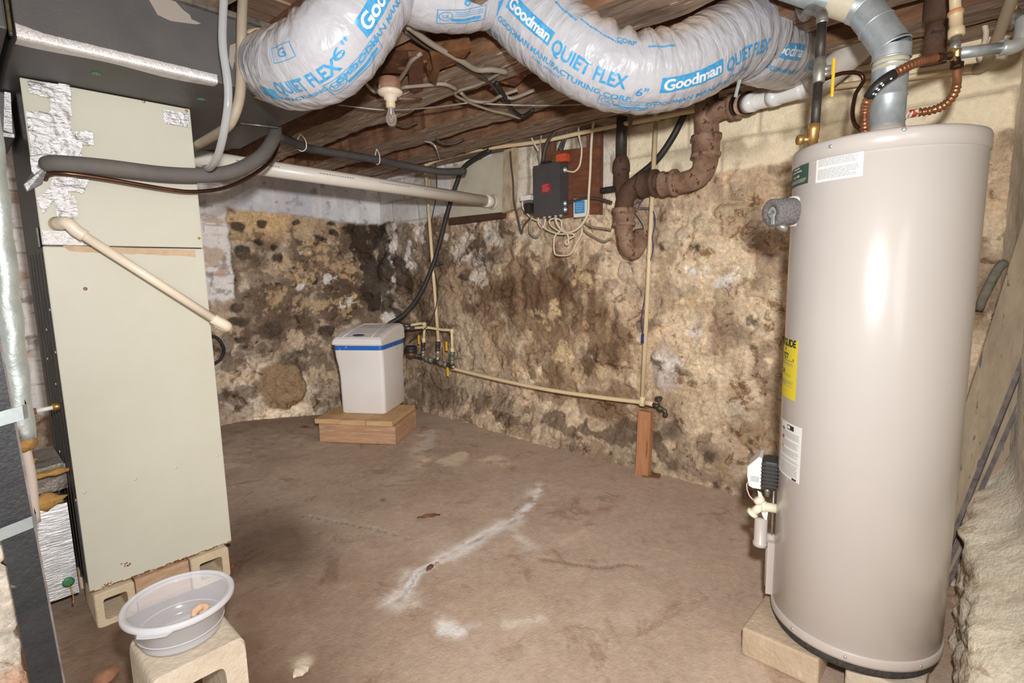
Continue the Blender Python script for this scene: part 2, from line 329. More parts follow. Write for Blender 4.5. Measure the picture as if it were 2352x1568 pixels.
def build_walls():
    # ---- right-hand wall, x = 3.03: rubble below, painted block above
    w = Wall(-.25, 4.75, -.06, 2.40, .0105, lambda px, py: ox(px, py, 3.03)[1:])
    A, Z = w.A, w.Z; n1, n2, n3 = fbm(A*1.2, Z*1.2, 51, 5), fbm(A*4, Z*4, 52, 5), fbm(A*13, Z*13, 53, 5)
    w.c += lin((206, 180, 150)); w.c = mixc(w.c, (220, 198, 168), sm(.45, .65, n2)*.7); w.c = mixc(w.c, (168, 140, 112), sm(.5, .7, n1)*.6)
    w.fill(210, .05, .19, [(190, 164, 136), (178, 154, 130), (214, 192, 162), (160, 140, 122), (182, 170, 158), (200, 170, 136), (150, 126, 106)], .030, .62, 4, lambda a, z: z < 1.85)
    w.fill(120, .025, .06, [(120, 98, 78), (90, 74, 62), (150, 132, 112), (176, 158, 134)], .014, .7, 8, lambda a, z: z < 1.85)
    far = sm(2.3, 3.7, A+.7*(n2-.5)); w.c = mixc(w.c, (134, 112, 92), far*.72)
    w.c = mixc(w.c, (232, 214, 186), sm(.56, .72, fbm(A*7, Z*7, 57, 5))*(1-far*.75)*.7)      # smeared lime mortar
    w.c = mixc(w.c, (118, 98, 80), sm(.58, .72, fbm(A*9, Z*3.2, 58, 5))*.5)
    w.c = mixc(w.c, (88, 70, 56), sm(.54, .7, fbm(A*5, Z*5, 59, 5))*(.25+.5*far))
    st = sm(.50, .68, fbm(A*14, Z*1.1, 60, 4)); zone = sm(1.5, 2.1, A)*sm(3.3, 2.7, A)*sm(.75, 1.0, Z)*sm(1.75, 1.4, Z)
    w.c = mixc(w.c, (98, 74, 54), st*zone*.75)                                             # brown streaks running down
    low = sm(.55, .12, Z+.25*(n2-.5)); w.c = mixc(w.c, (184, 164, 140), low*.6); w.c = mixc(w.c, (112, 96, 82), low*sm(.52, .64, fbm(A*4.5, Z*9, 61, 5))*.6)
    for q in ((1725, 535, 28, 26, (132, 108, 88), .03), (1640, 590, 45, 40, (176, 158, 138), .03), (1565, 655, 40, 26, (168, 152, 138), .02), (1735, 660, 30, 26, (150, 128, 104), .03),
              (1525, 850, 38, 55, (190, 180, 172), .012), (1730, 1010, 38, 34, (158, 130, 98), .03), (1680, 940, 20, 22, (205, 190, 168), .02), (1100, 600, 22, 20, (176, 166, 156), .02),
              (1060, 585, 14, 16, (70, 58, 50), .01), (935, 600, 18, 40, (150, 142, 134), .02), (900, 585, 10, 18, (84, 70, 60), .01), (1270, 860, 30, 22, (140, 118, 94), .02),
              (1180, 945, 40, 30, (150, 132, 110), .03), (1590, 735, 26, 24, (160, 150, 140), .02), (1150, 590, 16, 14, (150, 134, 116), .02), (1070, 630, 18, 12, (96, 80, 68), .015),
              (1800, 380, 40, 22, (150, 132, 108), .02), (1690, 480, 50, 24, (170, 150, 122), .02), (1620, 520, 30, 20, (140, 124, 106), .02), (1545, 545, 40, 30, (186, 170, 146), .02)):
        w.px(q[0], q[1], q[2], q[3], q[4], q[5], .7)
    for q in ((875, 610, 60, 170, (58, 47, 38), .95), (895, 560, 30, 60, (196, 188, 178), .55), (905, 700, 14, 40, (186, 182, 180), .7), (960, 560, 60, 50, (120, 104, 88), .6), (1130, 660, 60, 120, (94, 76, 58), .6),
              (1290, 680, 60, 90, (104, 80, 58), .6), (1380, 760, 50, 80, (104, 82, 62), .55), (1000, 880, 60, 50, (112, 98, 84), .6), (1200, 800, 60, 60, (180, 158, 128), .6), (1620, 1040, 45, 22, (86, 72, 62), .8),
              (1540, 990, 30, 40, (100, 84, 70), .7), (1420, 960, 60, 40, (112, 92, 74), .6), (1350, 1030, 70, 24, (112, 96, 82), .7), (1700, 1080, 50, 30, (160, 128, 92), .6), (1640, 560, 110, 80, (206, 186, 156), .6),
              (1560, 700, 60, 90, (192, 168, 136), .5), (1250, 560, 70, 60, (186, 166, 140), .5), (1330, 850, 40, 60, (190, 168, 134), .5), (1620, 860, 40, 90, (180, 160, 134), .6), (2270, 560, 50, 70, (206, 190, 160), .7),
              (2250, 700, 50, 60, (112, 86, 66), .8), (1480, 690, 30, 40, (150, 134, 124), .5)):
        w.stain(*q)
    w.patch([(1180, 620, 60, 70), (1230, 760, 70, 130), (1330, 700, 70, 100), (1380, 800, 60, 90), (1120, 700, 40, 90), (1300, 900, 90, 50), (1420, 900, 40, 60)], (118, 91, 66), .62, 5, .06, 301)
    w.patch([(1150, 700, 30, 80), (1215, 680, 20, 90), (1290, 640, 40, 60), (1405, 720, 14, 110), (1350, 830, 30, 50)], (84, 63, 46), .6, 9, .06, 302, .52, .5)
    w.patch([(1250, 730, 30, 40), (1330, 640, 24, 24), (1290, 820, 24, 40), (1190, 860, 20, 20), (1250, 870, 20, 16), (1345, 745, 14, 14), (1330, 870, 16, 14), (1375, 845, 16, 20)], (206, 180, 142), .75, 12, .05, 303, .56)
    w.patch([(1180, 960, 50, 24), (1270, 960, 60, 22), (1360, 990, 80, 20), (1440, 1000, 40, 30), (1520, 1030, 20, 30), (1560, 1060, 30, 16), (1640, 1050, 20, 10)], (92, 74, 60), .75, 9, .05, 304, .5)
    w.patch([(1400, 1045, 70, 16), (1330, 1030, 40, 14), (1220, 990, 40, 16)], (146, 124, 102), .85, 5, .05, 305, .45)
    w.patch([(1590, 620, 80, 80), (1660, 560, 60, 60), (1560, 760, 60, 80), (1610, 840, 40, 60), (1700, 700, 60, 60), (1640, 960, 60, 60), (1720, 900, 40, 80)], (230, 208, 176), .6, 8, .06, 306, .52)
    w.patch([(1580, 770, 30, 26), (1650, 660, 22, 22), (1600, 620, 30, 20), (1540, 840, 30, 36), (1690, 640, 18, 30)], (228, 220, 212), .75, 13, .05, 307, .56)
    w.patch([(1700, 860, 40, 50), (1735, 840, 30, 70), (1640, 780, 16, 60)], (150, 122, 100), .6, 8, .06, 308, .5)
    w.patch([(1060, 560, 50, 50), (1130, 540, 40, 40), (1190, 530, 30, 40), (1090, 640, 30, 30)], (206, 196, 184), .7, 11, .05, 309, .55)
    w.patch([(1080, 560, 30, 40), (1110, 590, 14, 14), (1065, 640, 14, 10), (1160, 520, 20, 30)], (84, 70, 60), .8, 15, .05, 310, .56)
    w.patch([(960, 700, 50, 120), (980, 560, 40, 50), (1000, 900, 60, 50), (1080, 900, 50, 50)], (104, 86, 70), .7, 6, .06, 311, .47)
    w.patch([(885, 600, 34, 110), (900, 760, 40, 60), (870, 520, 26, 40), (925, 640, 16, 60)], (58, 47, 38), .78, 7, .06, 312, .42)
    w.patch([(905, 560, 10, 40), (912, 640, 7, 60), (906, 730, 12, 36), (940, 580, 12, 30), (960, 540, 14, 30)], (216, 208, 200), .85, 12, .05, 313, .52, .6)
    w.patch([(1050, 760, 20, 90), (1100, 860, 30, 40)], (190, 172, 148), .7, 6, .06, 314, .46, .5)
    w.d += .05*(fbm(A*2.1, Z*2.1, 62, 5)-.5)+.035*(n3-.5)+.02*(fbm(A*30, Z*30, 63, 4)-.5)
    w.d += .10*sm(.45, -.05, Z)+.16*np.exp(-((4.62-A)/.30)**2)*sm(1.9, .9, Z)
    # whitewashed zones and painted block courses
    edge = Z+.10*(n2-.5)+.03*(n3-.5); up = sm(-.012, .012, edge-np.where(A < 1.78, 1.84, np.where(A < 3.5, 1.80, 1.79)))
    blk = lin((238, 223, 192))*(.86+.28*n2)[..., None]; gry = lin((206, 203, 202))*(.84+.3*n2)[..., None]; wht = lin((222, 212, 196))*(.84+.3*n2)[..., None]
    L = sm(3.45, 3.60, A)[..., None]; Mm = (sm(1.86, 1.92, A)*(1-sm(3.45, 3.6, A)))[..., None]
    paint = blk*(1-L-Mm)+gry*L+wht*Mm
    w.c = w.c*(1-up[..., None])+paint*up[..., None]; w.d = w.d*(1-.88*up)+.012*up
    wob = .018*(fbm(A*6, Z*6, 71)-.5)
    zz = Z+wob; ro = np.floor((zz-1.80)/.2); vz = np.abs((zz-1.80)/.2-np.round((zz-1.80)/.2))*.2; vz2 = np.abs((A+wob+.2*(ro % 2))/.4-np.round((A+wob+.2*(ro % 2))/.4))*.4
    jt = np.maximum(sm(.011, .003, vz), sm(.011, .003, vz2)); jt *= up*(1-.5*Mm[..., 0]); w.d -= .011*jt; w.c = mixc(w.c, (150, 134, 112), jt*.6)
    w.c = mixc(w.c, (150, 128, 100), up*sm(.6, .74, fbm(A*5, Z*5, 72, 5))*.6); w.c = mixc(w.c, (120, 96, 74), up*Mm[..., 0]*sm(.58, .7, fbm(A*22, Z*5, 73, 5))*.6)
    for q in ((1700, 330, 90, 30, (150, 130, 104), .5), (1560, 350, 70, 16, (166, 152, 136), .5), (1900, 330, 60, 40, (176, 150, 116), .5), (2200, 340, 90, 30, (178, 152, 112), .5)): w.stain(*q)
    P = np.stack([3.06-w.d, A, Z], -1).reshape(-1, 3); g = G(); g.add(P, grid(len(w.as_), len(w.zs)))
    sm_ = mat('rubble', (170, 145, 115), .9, attr='Col', avar=.30, vs=48, bump=.7, bs=80, spec=.2, mott=(9, (178, 160, 146), 1.35))
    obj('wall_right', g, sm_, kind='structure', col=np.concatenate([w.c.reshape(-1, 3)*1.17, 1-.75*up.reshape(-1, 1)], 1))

    # ---- left-hand wall, y = 4.62
    w = Wall(-.9, 3.25, -.06, 2.40, .0105, lambda px, py: oy(px, py, 4.62)[[0, 2]])
    A, Z = w.A, w.Z; n1, n2, n3 = fbm(A*1.2, Z*1.2, 151, 5), fbm(A*4, Z*4, 152, 5), fbm(A*13, Z*13, 153, 5)
    w.c += lin((168, 148, 128)); w.c = mixc(w.c, (192, 170, 146), sm(.45, .65, n2)*.8); w.c = mixc(w.c, (124, 104, 88), sm(.48, .66, n1)*.7)
    w.fill(90, .05, .13, [(146, 126, 108), (122, 104, 90), (164, 144, 124), (106, 90, 78), (138, 128, 118)], .03, .7, 14, lambda a, z: z < 1.8)
    w.fill(110, .02, .055, [(60, 50, 42), (86, 70, 58), (120, 102, 84), (70, 62, 56)], .014, .85, 18, lambda a, z: z < 1.8)
    w.c = mixc(w.c, (212, 194, 172), sm(.56, .72, fbm(A*6, Z*6, 157, 5))*.6); w.c = mixc(w.c, (92, 76, 62), sm(.55, .7, fbm(A*7, Z*7, 158, 5))*.6)
    w.stain(600, 510, 90, 34, (206, 174, 130), 1., 4, .2, .4); w.stain(720, 520, 120, 26, (184, 158, 128), .8, 4, .25, .45); w.stain(800, 640, 60, 140, (74, 60, 48), .7); w.stain(560, 640, 60, 60, (92, 76, 62), .7)
    for q in ((545, 516, 18, 12), (606, 517, 12, 9), (685, 513, 12, 7), (762, 513, 10, 6), (597, 556, 12, 10), (633, 570, 9, 7), (560, 578, 18, 14), (586, 592, 12, 8), (698, 560, 13, 10), (738, 547, 18, 9), (769, 536, 10, 9),
              (799, 529, 7, 7), (640, 595, 16, 12), (625, 660, 30, 9), (722, 642, 12, 12), (545, 707, 20, 10), (550, 738, 26, 12), (622, 760, 26, 22), (552, 782, 16, 9), (690, 813, 24, 7), (720, 850, 6, 12), (568, 850, 18, 8),
              (535, 905, 28, 8), (725, 888, 8, 6), (840, 685, 8, 10), (750, 760, 20, 14), (570, 950, 26, 8)):
        w.px(q[0], q[1], q[2], q[3], random.choice([(54, 45, 38), (66, 54, 45), (48, 42, 38)]), -.012 if q[2] < 14 else .016, .9)
    for q in ((612, 810, 24, 20, (156, 134, 112)), (565, 805, 22, 14, (112, 100, 88)), (700, 600, 30, 20, (134, 116, 96)), (660, 640, 24, 20, (120, 108, 94)), (760, 700, 40, 30, (112, 100, 90)), (520, 800, 18, 40, (120, 108, 96)),
              (690, 700, 30, 26, (108, 98, 90)), (790, 800, 26, 30, (104, 90, 76)), (545, 940, 30, 20, (140, 122, 102))): w.px(*q, .03, .8)
    w.stain(570, 880, 60, 60, (216, 200, 180), 1., 8, .25, .45); w.stain(700, 890, 30, 60, (212, 194, 174), .9, 8, .3, .5); w.stain(640, 945, 70, 14, (236, 216, 186), 1.2, 9, .2, .4)
    w.px(648, 885, 50, 52, (146, 122, 96), .09, .95, .4, .88)                                # the big boulder
    w.patch([(760, 600, 80, 60), (800, 680, 60, 80), (700, 660, 70, 50), (840, 560, 30, 60), (640, 690, 60, 40), (740, 740, 60, 40), (840, 720, 30, 60)], (100, 81, 64), .75, 6, .06, 401, .40)
    w.patch([(830, 560, 22, 60), (850, 640, 22, 100), (860, 520, 16, 30)], (56, 46, 38), .9, 8, .06, 402, .42)
    w.patch([(580, 680, 60, 40), (560, 600, 50, 30), (540, 650, 30, 50), (700, 590, 40, 20)], (112, 94, 78), .7, 5, .07, 403, .44)
    w.patch([(690, 620, 60, 50), (740, 580, 50, 40), (640, 680, 40, 30), (790, 620, 40, 40), (720, 690, 50, 30), (800, 700, 30, 30)], (190, 162, 126), .7, 20, .05, 404, .62)
    w.patch([(800, 700, 22, 16), (760, 640, 20, 12), (690, 660, 14, 8), (700, 580, 20, 10)], (222, 214, 208), .8, 16, .05, 405, .56)
    w.patch([(600, 740, 60, 20), (540, 760, 30, 14), (680, 780, 50, 30), (560, 860, 50, 30), (740, 860, 30, 30)], (196, 172, 142), .6, 9, .06, 406, .5)
    w.patch([(620, 750, 50, 40), (720, 830, 60, 30), (580, 900, 60, 30), (540, 830, 30, 40), (740, 920, 40, 16), (690, 740, 60, 20)], (98, 80, 66), .7, 9, .06, 407, .52)
    w.px(648, 885, 50, 52, (150, 124, 96), .0, .95, .4, .9)
    w.d += .05*(fbm(A*2.1, Z*2.1, 162, 5)-.5)+.035*(n3-.5)+.02*(fbm(A*30, Z*30, 163, 4)-.5)
    w.d += .10*sm(.40, .05, Z)+.16*np.exp(-((3.03-A)/.28)**2)*sm(1.9, .9, Z)
    top = sm(-.012, .012, Z-1.845-.0*A+.05*(n2-.5)+.05*(A-1.9)); lef = sm(.012, -.012, A-1.62-.05*(n3-.5))*sm(-.03, .03, Z-(1.12-.7*sm(.9, .5, A))-.12*(n3-.5)); up = np.maximum(top, lef)
    pa = lin((208, 205, 206))*(.82+.34*n2)[..., None]; pb = lin((234, 228, 224))*(.82+.34*n2)[..., None]; k = sm(1.55, 1.7, A)[..., None]
    w.c = w.c*(1-up[..., None])+(pa*k+pb*(1-k))*up[..., None]; w.d = w.d*(1-.85*up)+.03*up
    wob = .012*(fbm(A*7, Z*7, 171)-.5); ch = .078; zz = Z+wob; ro = np.floor(zz/ch); vz = np.abs(zz/ch-np.round(zz/ch))*ch; va = np.abs((A+wob+.11*(ro % 2))/.22-np.round((A+wob+.11*(ro % 2))/.22))*.22
    jt = np.maximum(sm(.008, .001, vz), sm(.006, .001, va)*.7)*up*(1-k[..., 0]); w.d -= .008*jt; w.c = mixc(w.c, (160, 144, 128), jt*sm(.35, .6, n3)*.8)
    w.c = mixc(w.c, (176, 140, 104), lef*sm(.6, .72, fbm(A*6, Z*12, 172, 5))*.6); w.c = mixc(w.c, (120, 110, 104), up*sm(.66, .74, fbm(A*16, Z*16, 173, 5))*.6)
    w.c = mixc(w.c, (226, 225, 226), top*sm(.55, .66, fbm(A*14, Z*2, 174, 4))*.5); w.c = mixc(w.c, (178, 180, 192), top*sm(.5, .66, fbm(A*5, Z*5, 175, 4))*.4)
    P = np.stack([A, 4.65-w.d, Z], -1).reshape(-1, 3); g = G(); g.add(P, grid(len(w.as_), len(w.zs)))
    obj('wall_left', g, sm_, kind='structure', col=np.concatenate([w.c.reshape(-1, 3)*1.22, 1-.75*up.reshape(-1, 1)], 1))

    # ---- near wall on the right-hand side, with a rough footing
    xs = np.arange(1.25, 3.12, .014); zs = np.arange(-.06, 2.40, .014); A, Z = np.meshgrid(xs, zs); n2, n3 = fbm(A*4, Z*4, 251, 5), fbm(A*13, Z*13, 252, 5)
    yw = -.15*(3.03-A)-.004; foot = sm(.58, .40, Z+.10*(n2-.5)-.35*(A-2.4)); yl = (.055-.02*(2.6-A))*foot
    Y = yw+(yl-yw*.75)*foot+.012*(n3-.5)+foot*(.07*(n2-.5)+.05*(n3-.5)+.03*(fbm(A*32, Z*32, 255, 4)-.5))
    c = np.zeros(A.shape+(3,))+lin((238, 228, 208)); c = mixc(c, (214, 204, 186), sm(.48, .66, n2)*.6); c = mixc(c, (248, 236, 212), foot*.8); c = mixc(c, (206, 180, 150), foot*sm(.5, .66, fbm(A*8, Z*8, 253, 5))*.7)
    c = mixc(c, (170, 160, 144), sm(.58, .7, fbm(A*5, Z*3, 254, 5))*(1-foot)*.5)
    P = np.stack([A, Y, Z], -1).reshape(-1, 3); g = G(); g.add(P, grid(len(xs), len(zs)))
    obj('wall_near', g, sm_, kind='structure', col=np.concatenate([c.reshape(-1, 3), .3+.4*foot.reshape(-1, 1)], 1))

    # ---- stone pier at the very left, close to the camera
    zs = np.arange(-.03, 2.40, .014); us = np.arange(0, .93, .014); A, Z = np.meshgrid(us, zs); n2, n3 = fbm(A*5, Z*5, 351, 5), fbm(A*14, Z*14, 352, 5)
    d = .05*(n2-.5)+.03*(n3-.5); crs = np.abs((Z+.03*(n2-.5))/.17-np.round((Z+.03*(n2-.5))/.17))*.17; jt = sm(.014, .004, crs); d -= .012*jt
    X = np.where(A < .5, -.47+A, .03)+np.where(A < .5, 0, d); Y = np.where(A < .5, 1.57, 1.57+(A-.5))-np.where(A < .5, d, 0)
    c = np.zeros(A.shape+(3,))+lin((214, 202, 186)); c = mixc(c, (184, 168, 148), sm(.45, .62, n2)*.7); c = mixc(c, (200, 136, 96), sm(.18, .0, np.abs(Z-.36-.05*(n2-.5))-.0)*sm(.3, .5, n3)*.75*(np.abs(Z-.36) < .085)); c = mixc(c, (120, 108, 98), jt*.4)
    P = np.stack([X, Y, Z], -1).reshape(-1, 3); g = G(); g.add(P, grid(len(us), len(zs)))
    obj('wall_pier', g, sm_, kind='structure', col=c.reshape(-1, 3))
build_floor(); build_walls()

# ------------------------------------------------------------------ ceiling: subfloor boards, joists
def rough_beam(c0, c1, wdt, hgt, seed, lat=(1, 0, 0), rag=.012, up=(0, 0, 1)):
    """a hewn timber: box between two bottom-centre points with uneven edges; lat = sideways direction"""
    rr = random.Random(seed); c0, c1, lat, up = (np.asarray(q, float) for q in (c0, c1, lat, up)); n = max(6, int(np.linalg.norm(c1-c0)/.06)); g = G(); v = []
    for i in range(n+1):
        p = c0+(c1-c0)*i/n; t = i*.35+seed*3.1
        a = wdt/2+rag*math.sin(t*1.7)+rr.uniform(-rag, rag)*.7; b = wdt/2+rag*math.sin(t*1.3+2)+rr.uniform(-rag, rag)*.7; dz = rr.uniform(-.3, .3)*rag
        v += [p-lat*a+up*dz, p-lat*a*.45-up*(dz+.002), p+lat*b*.45+up*dz, p+lat*b+up*dz, p+lat*(b+rag*.6)+up*hgt*.45, p+lat*wdt/2+up*hgt, p-lat*wdt/2+up*hgt, p-lat*(a+rag*.6)+up*hgt*.45]
    k = 8; f = [[i*k+j, i*k+(j+1) % k, (i+1)*k+(j+1) % k, (i+1)*k+j] for i in range(n) for j in range(k)]+[list(range(k))[::-1], list(range(n*k, n*k+k))]
    o_ = len(g.m); g.add(v, f, 0, False)
    for i in range(n*k):
        if i % k in (3, 4, 6, 7): g.m[o_+i] = 1
    return g
W_SIDE = mat('bark_side', (152, 112, 82), .9, var=(100, 68, 48), vs=6, stretch=(5, .8, 5), bump=.7, bs=26)
W_OLD = mat('old_timber', (178, 157, 138), .85, var=(104, 82, 67), vs=5, stretch=(6, .7, 6), bump=.5, bs=30, spots=(222, 204, 184), ss=9, st=.62)
W_OLDX = mat('old_timber_across', (160, 130, 108), .85, var=(112, 84, 66), vs=5, stretch=(.7, 6, 6), bump=.5, bs=30)
W_RED = mat('red_timber', (118, 78, 58), .8, var=(84, 52, 38), vs=5, stretch=(6, 6, .7), bump=.35, bs=40)
W_BARK = mat('bark_timber', (128, 84, 50), .9, var=(70, 42, 24), vs=7, bump=.8, bs=22, spots=(170, 120, 72), ss=12, st=.6)
g = G()
for k in range(46): g.box((1.1, -1.45+k*.14, 2.432+.004*(k % 3)), (4.6, .136, .022), m=0)
obj('ceiling', g, mat('subfloor', (196, 160, 134), .9, var=(136, 102, 80), vs=4, stretch=(.8, 6, 6), bump=.4, bs=30), kind='structure')
J = [(.62, .24, 'wide hewn joist over the black duct end'), (1.22, .22, 'hewn joist behind the lamp, under the flexible ducts'), (1.76, .25, 'wide grey joist carrying the bare lamp holder'), (2.27, .22, 'brown joist second from the right-hand wall'), (2.68, .20, 'reddish joist nearest the right-hand wall'),
     (.05, .24, 'hewn joist above the black duct trunk')]
for i, (x, wd_, lab) in enumerate(J):
    tag(obj('joist', rough_beam((x, -1.3, 2.2), (x, 4.75, 2.2), wd_, .225, i+3), [W_OLD, W_SIDE]), lab, 'joist', 'ceiling joists')
tag(obj('sill_beam', rough_beam((2.98, .0, 2.225), (2.98, 4.7, 2.225), .2, .2, 31), [W_OLD, W_SIDE]), 'long dark sill beam lying on top of the right-hand wall', 'beam')
tag(obj('sill_beam', rough_beam((-.5, 4.62, 2.2), (2.85, 4.62, 2.2), .22, .2, 33, lat=(0, 1, 0)), [W_OLDX, W_SIDE]), 'dark sill beam on the left-hand wall behind the long white pipe', 'beam')
tag(obj('log_end', rough_beam((2.02, 1.78, 2.225), (1.42, 2.02, 2.215), .22, .18, 41, lat=(.37, .93, 0), rag=.03), [W_BARK, W_BARK]), 'bark-edged log blocking beside the lamp holder', 'log')

# ------------------------------------------------------------------ shared materials
BEIGE = mat('furnace_paint', (203, 200, 184), .42, var=(197, 193, 176), vs=3, bump=.03, bs=120, spec=.4)
DARKST = mat('dark_steel', (84, 78, 72), .42, metal=.55, var=(58, 53, 49), vs=6, bump=.05, bs=60)
BLACKD = mat('duct_board', (80, 78, 78), .5, metal=.15, var=(96, 92, 90), vs=4, bump=.12, bs=160, spec=.45)
FOIL = mat('foil_tape', (225, 222, 222), .28, metal=.85, bump=.9, bs=26, stretch=(1, 1, 2.2))
FOILT = mat('striped_foil_tape', (236, 232, 230), .35, metal=.6, bump=.35, bs=60, stretch=(5, 5, 1))
GALV = mat('galvanised', (206, 214, 216), .42, metal=.55, var=(176, 186, 190), vs=26, bump=.05, bs=30)
STEEL = mat('dull_steel', (176, 172, 164), .42, metal=.6, var=(132, 126, 118), vs=20)
PVC = mat('white_pvc', (232, 226, 216), .35, var=(222, 212, 198), vs=3)
PVCC = mat('cream_pvc', (240, 226, 206), .35, var=(232, 214, 190), vs=4)
CPVC = mat('cpvc', (234, 212, 172), .42, var=(222, 198, 156), vs=5)
COPPER = mat('copper', (200, 140, 100), .36, metal=.7, var=(140, 94, 70), vs=12)
COPD = mat('dark_copper', (120, 84, 66), .35, metal=.9, var=(84, 62, 52), vs=12)
BRASS = mat('brass', (206, 168, 104), .36, metal=.75, var=(170, 134, 80), vs=18)
BLACK = mat('black_rubber', (34, 32, 32), .55, var=(52, 48, 46), vs=20)
BLKPIPE = mat('black_iron', (62, 58, 56), .5, metal=.5, var=(92, 84, 76), vs=16, bump=.15, bs=60)
RUST = mat('rusty_iron', (112, 76, 56), .75, var=(172, 146, 122), vs=7, bump=.35, bs=50, spots=(98, 58, 38), ss=34, st=.6)
RUSTD = mat('dark_rusty_iron', (76, 52, 40), .8, var=(104, 76, 58), vs=10, bump=.4, bs=50, spots=(60, 40, 32), ss=20, st=.58)
YEL = mat('yellow_plastic', (232, 186, 40), .4)
WHITE = mat('white_plastic', (232, 230, 222), .4)
PAPER = mat('white_label', (244, 242, 238), .5)
INK = mat('label_print', (52, 50, 52), .6)
INKL = mat('label_print_light', (150, 148, 148), .6)
GREYW = mat('grey_cable', (150, 138, 124), .55)
WHITEW = mat('white_cable', (222, 206, 180), .5)
DKW = mat('dark_cable', (74, 66, 60), .6)
BLUEW = mat('blue_wire', (60, 64, 120), .5)
FOAM = mat('grey_foam', (96, 92, 90), .75, var=(110, 104, 98), vs=6, bump=.1, bs=120)
CONC = mat('concrete_block', (214, 196, 166), .9, var=(196, 176, 146), vs=9, bump=.4, bs=90, spots=(160, 132, 96), ss=22, st=.66)
CONCL = mat('pale_concrete', (220, 206, 186), .9, var=(196, 180, 158), vs=9, bump=.5, bs=70, spots=(196, 142, 92), ss=8, st=.64)
FIBRE = mat('yellow_fibreglass', (206, 160, 92), .95, var=(176, 128, 66), vs=30, bump=.8, bs=80)
PINE = mat('pine_board', (218, 182, 134), .7, var=(190, 150, 106), vs=4, stretch=(1, 1, 7), bump=.15, bs=40)
RWOOD = mat('weathered_board', (206, 162, 126), .75, var=(166, 128, 100), vs=4, stretch=(1, 1, 9), bump=.2, bs=40, spots=(196, 178, 160), ss=5, st=.6)
def wire(name, pts, r, m, label, cat='cable', group=None, seg=8, step=.02, extra=None):
    g = G(); g.tube(pts, r, seg, step=step)
    return tag(obj(name, g, m), label, cat, group)
def lat(a, b): return nrm(np.cross(np.asarray(b, float)-np.asarray(a, float), [0, 0, 1]))

# ------------------------------------------------------------------ furnace (air handler) on blocks
fx0, fx1, fy, fz0, fzm, fz1 = .240, .735, 2.40, .142, 1.420, 1.962
fy1 = 2.98
t = thing('furnace', 'tall pale green-grey furnace cabinet standing on concrete blocks', 'furnace', ((fx0+fx1)/2, 2.69, fz0))
g = G(); g.box(((fx0+fx1)/2+.001, (fy+fy1)/2+.008, (fz0+fz1)/2), (fx1-fx0-.006, fy1-fy-.016, fz1-fz0), bev=.004); obj('cabinet', g, DARKST, t)
def panel(z0, z1):
    g = G(); g.box(((fx0+fx1)/2, fy+.004, (z0+z1)/2), (fx1-fx0, .012, z1-z0), bev=.004); return g
up = obj('upper_panel', panel(fzm+.002, fz1), BEIGE, t)
gl = panel(fz0, fzm-.002)
for px in (186, 306, 415):                                  # pressed ribs
    a = oy(px, 640, fy); gl.tube([a+[0, .0015, 0], a+[0, .0015, -.55], a+[0, .0015, -1.1]], [.002, .004, .0025], 6)
lo = obj('lower_panel', gl, BEIGE, t)
def screw(px, py, y, par, m, r=.005):
    p = oy(px, py, y); g = G(); g.lathe([(r*1.2, 0), (r, .002), (r*.5, .0035)], p+[0, .001, 0], (0, -1, 0), 10); obj('screw', g, m, par)
for q in ((330, 233), (428, 255), (457, 547)): screw(*q, fy-.002, up, BRASS)
for q in ((196, 663), (404, 1074), (311, 1100), (194, 1130), (499, 1047)): screw(*q, fy-.002, lo, BEIGE if q[1] > 700 else RUST, .006)
g = G(); rr = random.Random(5)                              # glue line left under the seam
top = [oy(145+k*16, 563+.6*k, fy-.003) for k in range(20)]; bot = [oy(145+k*16, 575+rr.uniform(-1, 2)+.75*k-(10 if k == 0 else 0), fy-.003) for k in range(20)]
g.add(top+bot, [[i, i+1, 21+i, 20+i] for i in range(19)], 0, False); obj('glue_strip', g, mat('glue', (206, 178, 146), .8, var=(186, 160, 130), vs=30), lo)
g = G()
for k in range(34):                                         # rust along the bottom edge
    x = fx0+.005+k*.0146; a = rr.uniform(.002, .010)*(1.6 if rr.random() < .2 else 1)
    g.box((x, fy-.0035, fz0+.005+rr.uniform(-.002, .002)), (.018, .002, a*.55), m=0)
RS_ = mat('rust', (150, 96, 56), .9, var=(112, 66, 36), vs=60); obj('rust_stain', g, RS_, lo)
for q in ((292, 1295), (248, 1340)):
    g = G(); p = oy(*q, fy-.003); [g.box(p+[rr.gauss(0, .008), 0, rr.gauss(0, .004)], (rr.uniform(.002, .006), .0015, rr.uniform(.001, .004))) for _ in range(14)]; obj('rust_stain', g, RS_, lo)
g = G()
for k in range(5): g.box((fx0-.0005, fy+.06+k*.09, (fz0+fzm)/2), (.004, .008, fzm-fz0-.04), bev=.002)
obj('side_rib', g, DARKST, t)
g = G(); g.box((fx0-.003, fy+.07, fzm+.03), (.008, .05, .07), bev=.002); obj('side_bracket', g, DARKST, t)
for (z, y) in ((1.20, 2.43), (1.05, 2.43), (.92, 2.55), (1.0, 2.7), (.62, 2.72), (.5, 2.43), (1.12, 2.6)):
    g = G(); g.lathe([(.006, 0), (.005, .003)], (fx0+.001, y, z), (-1, 0, 0), 8); obj('screw', g, GALV, t)

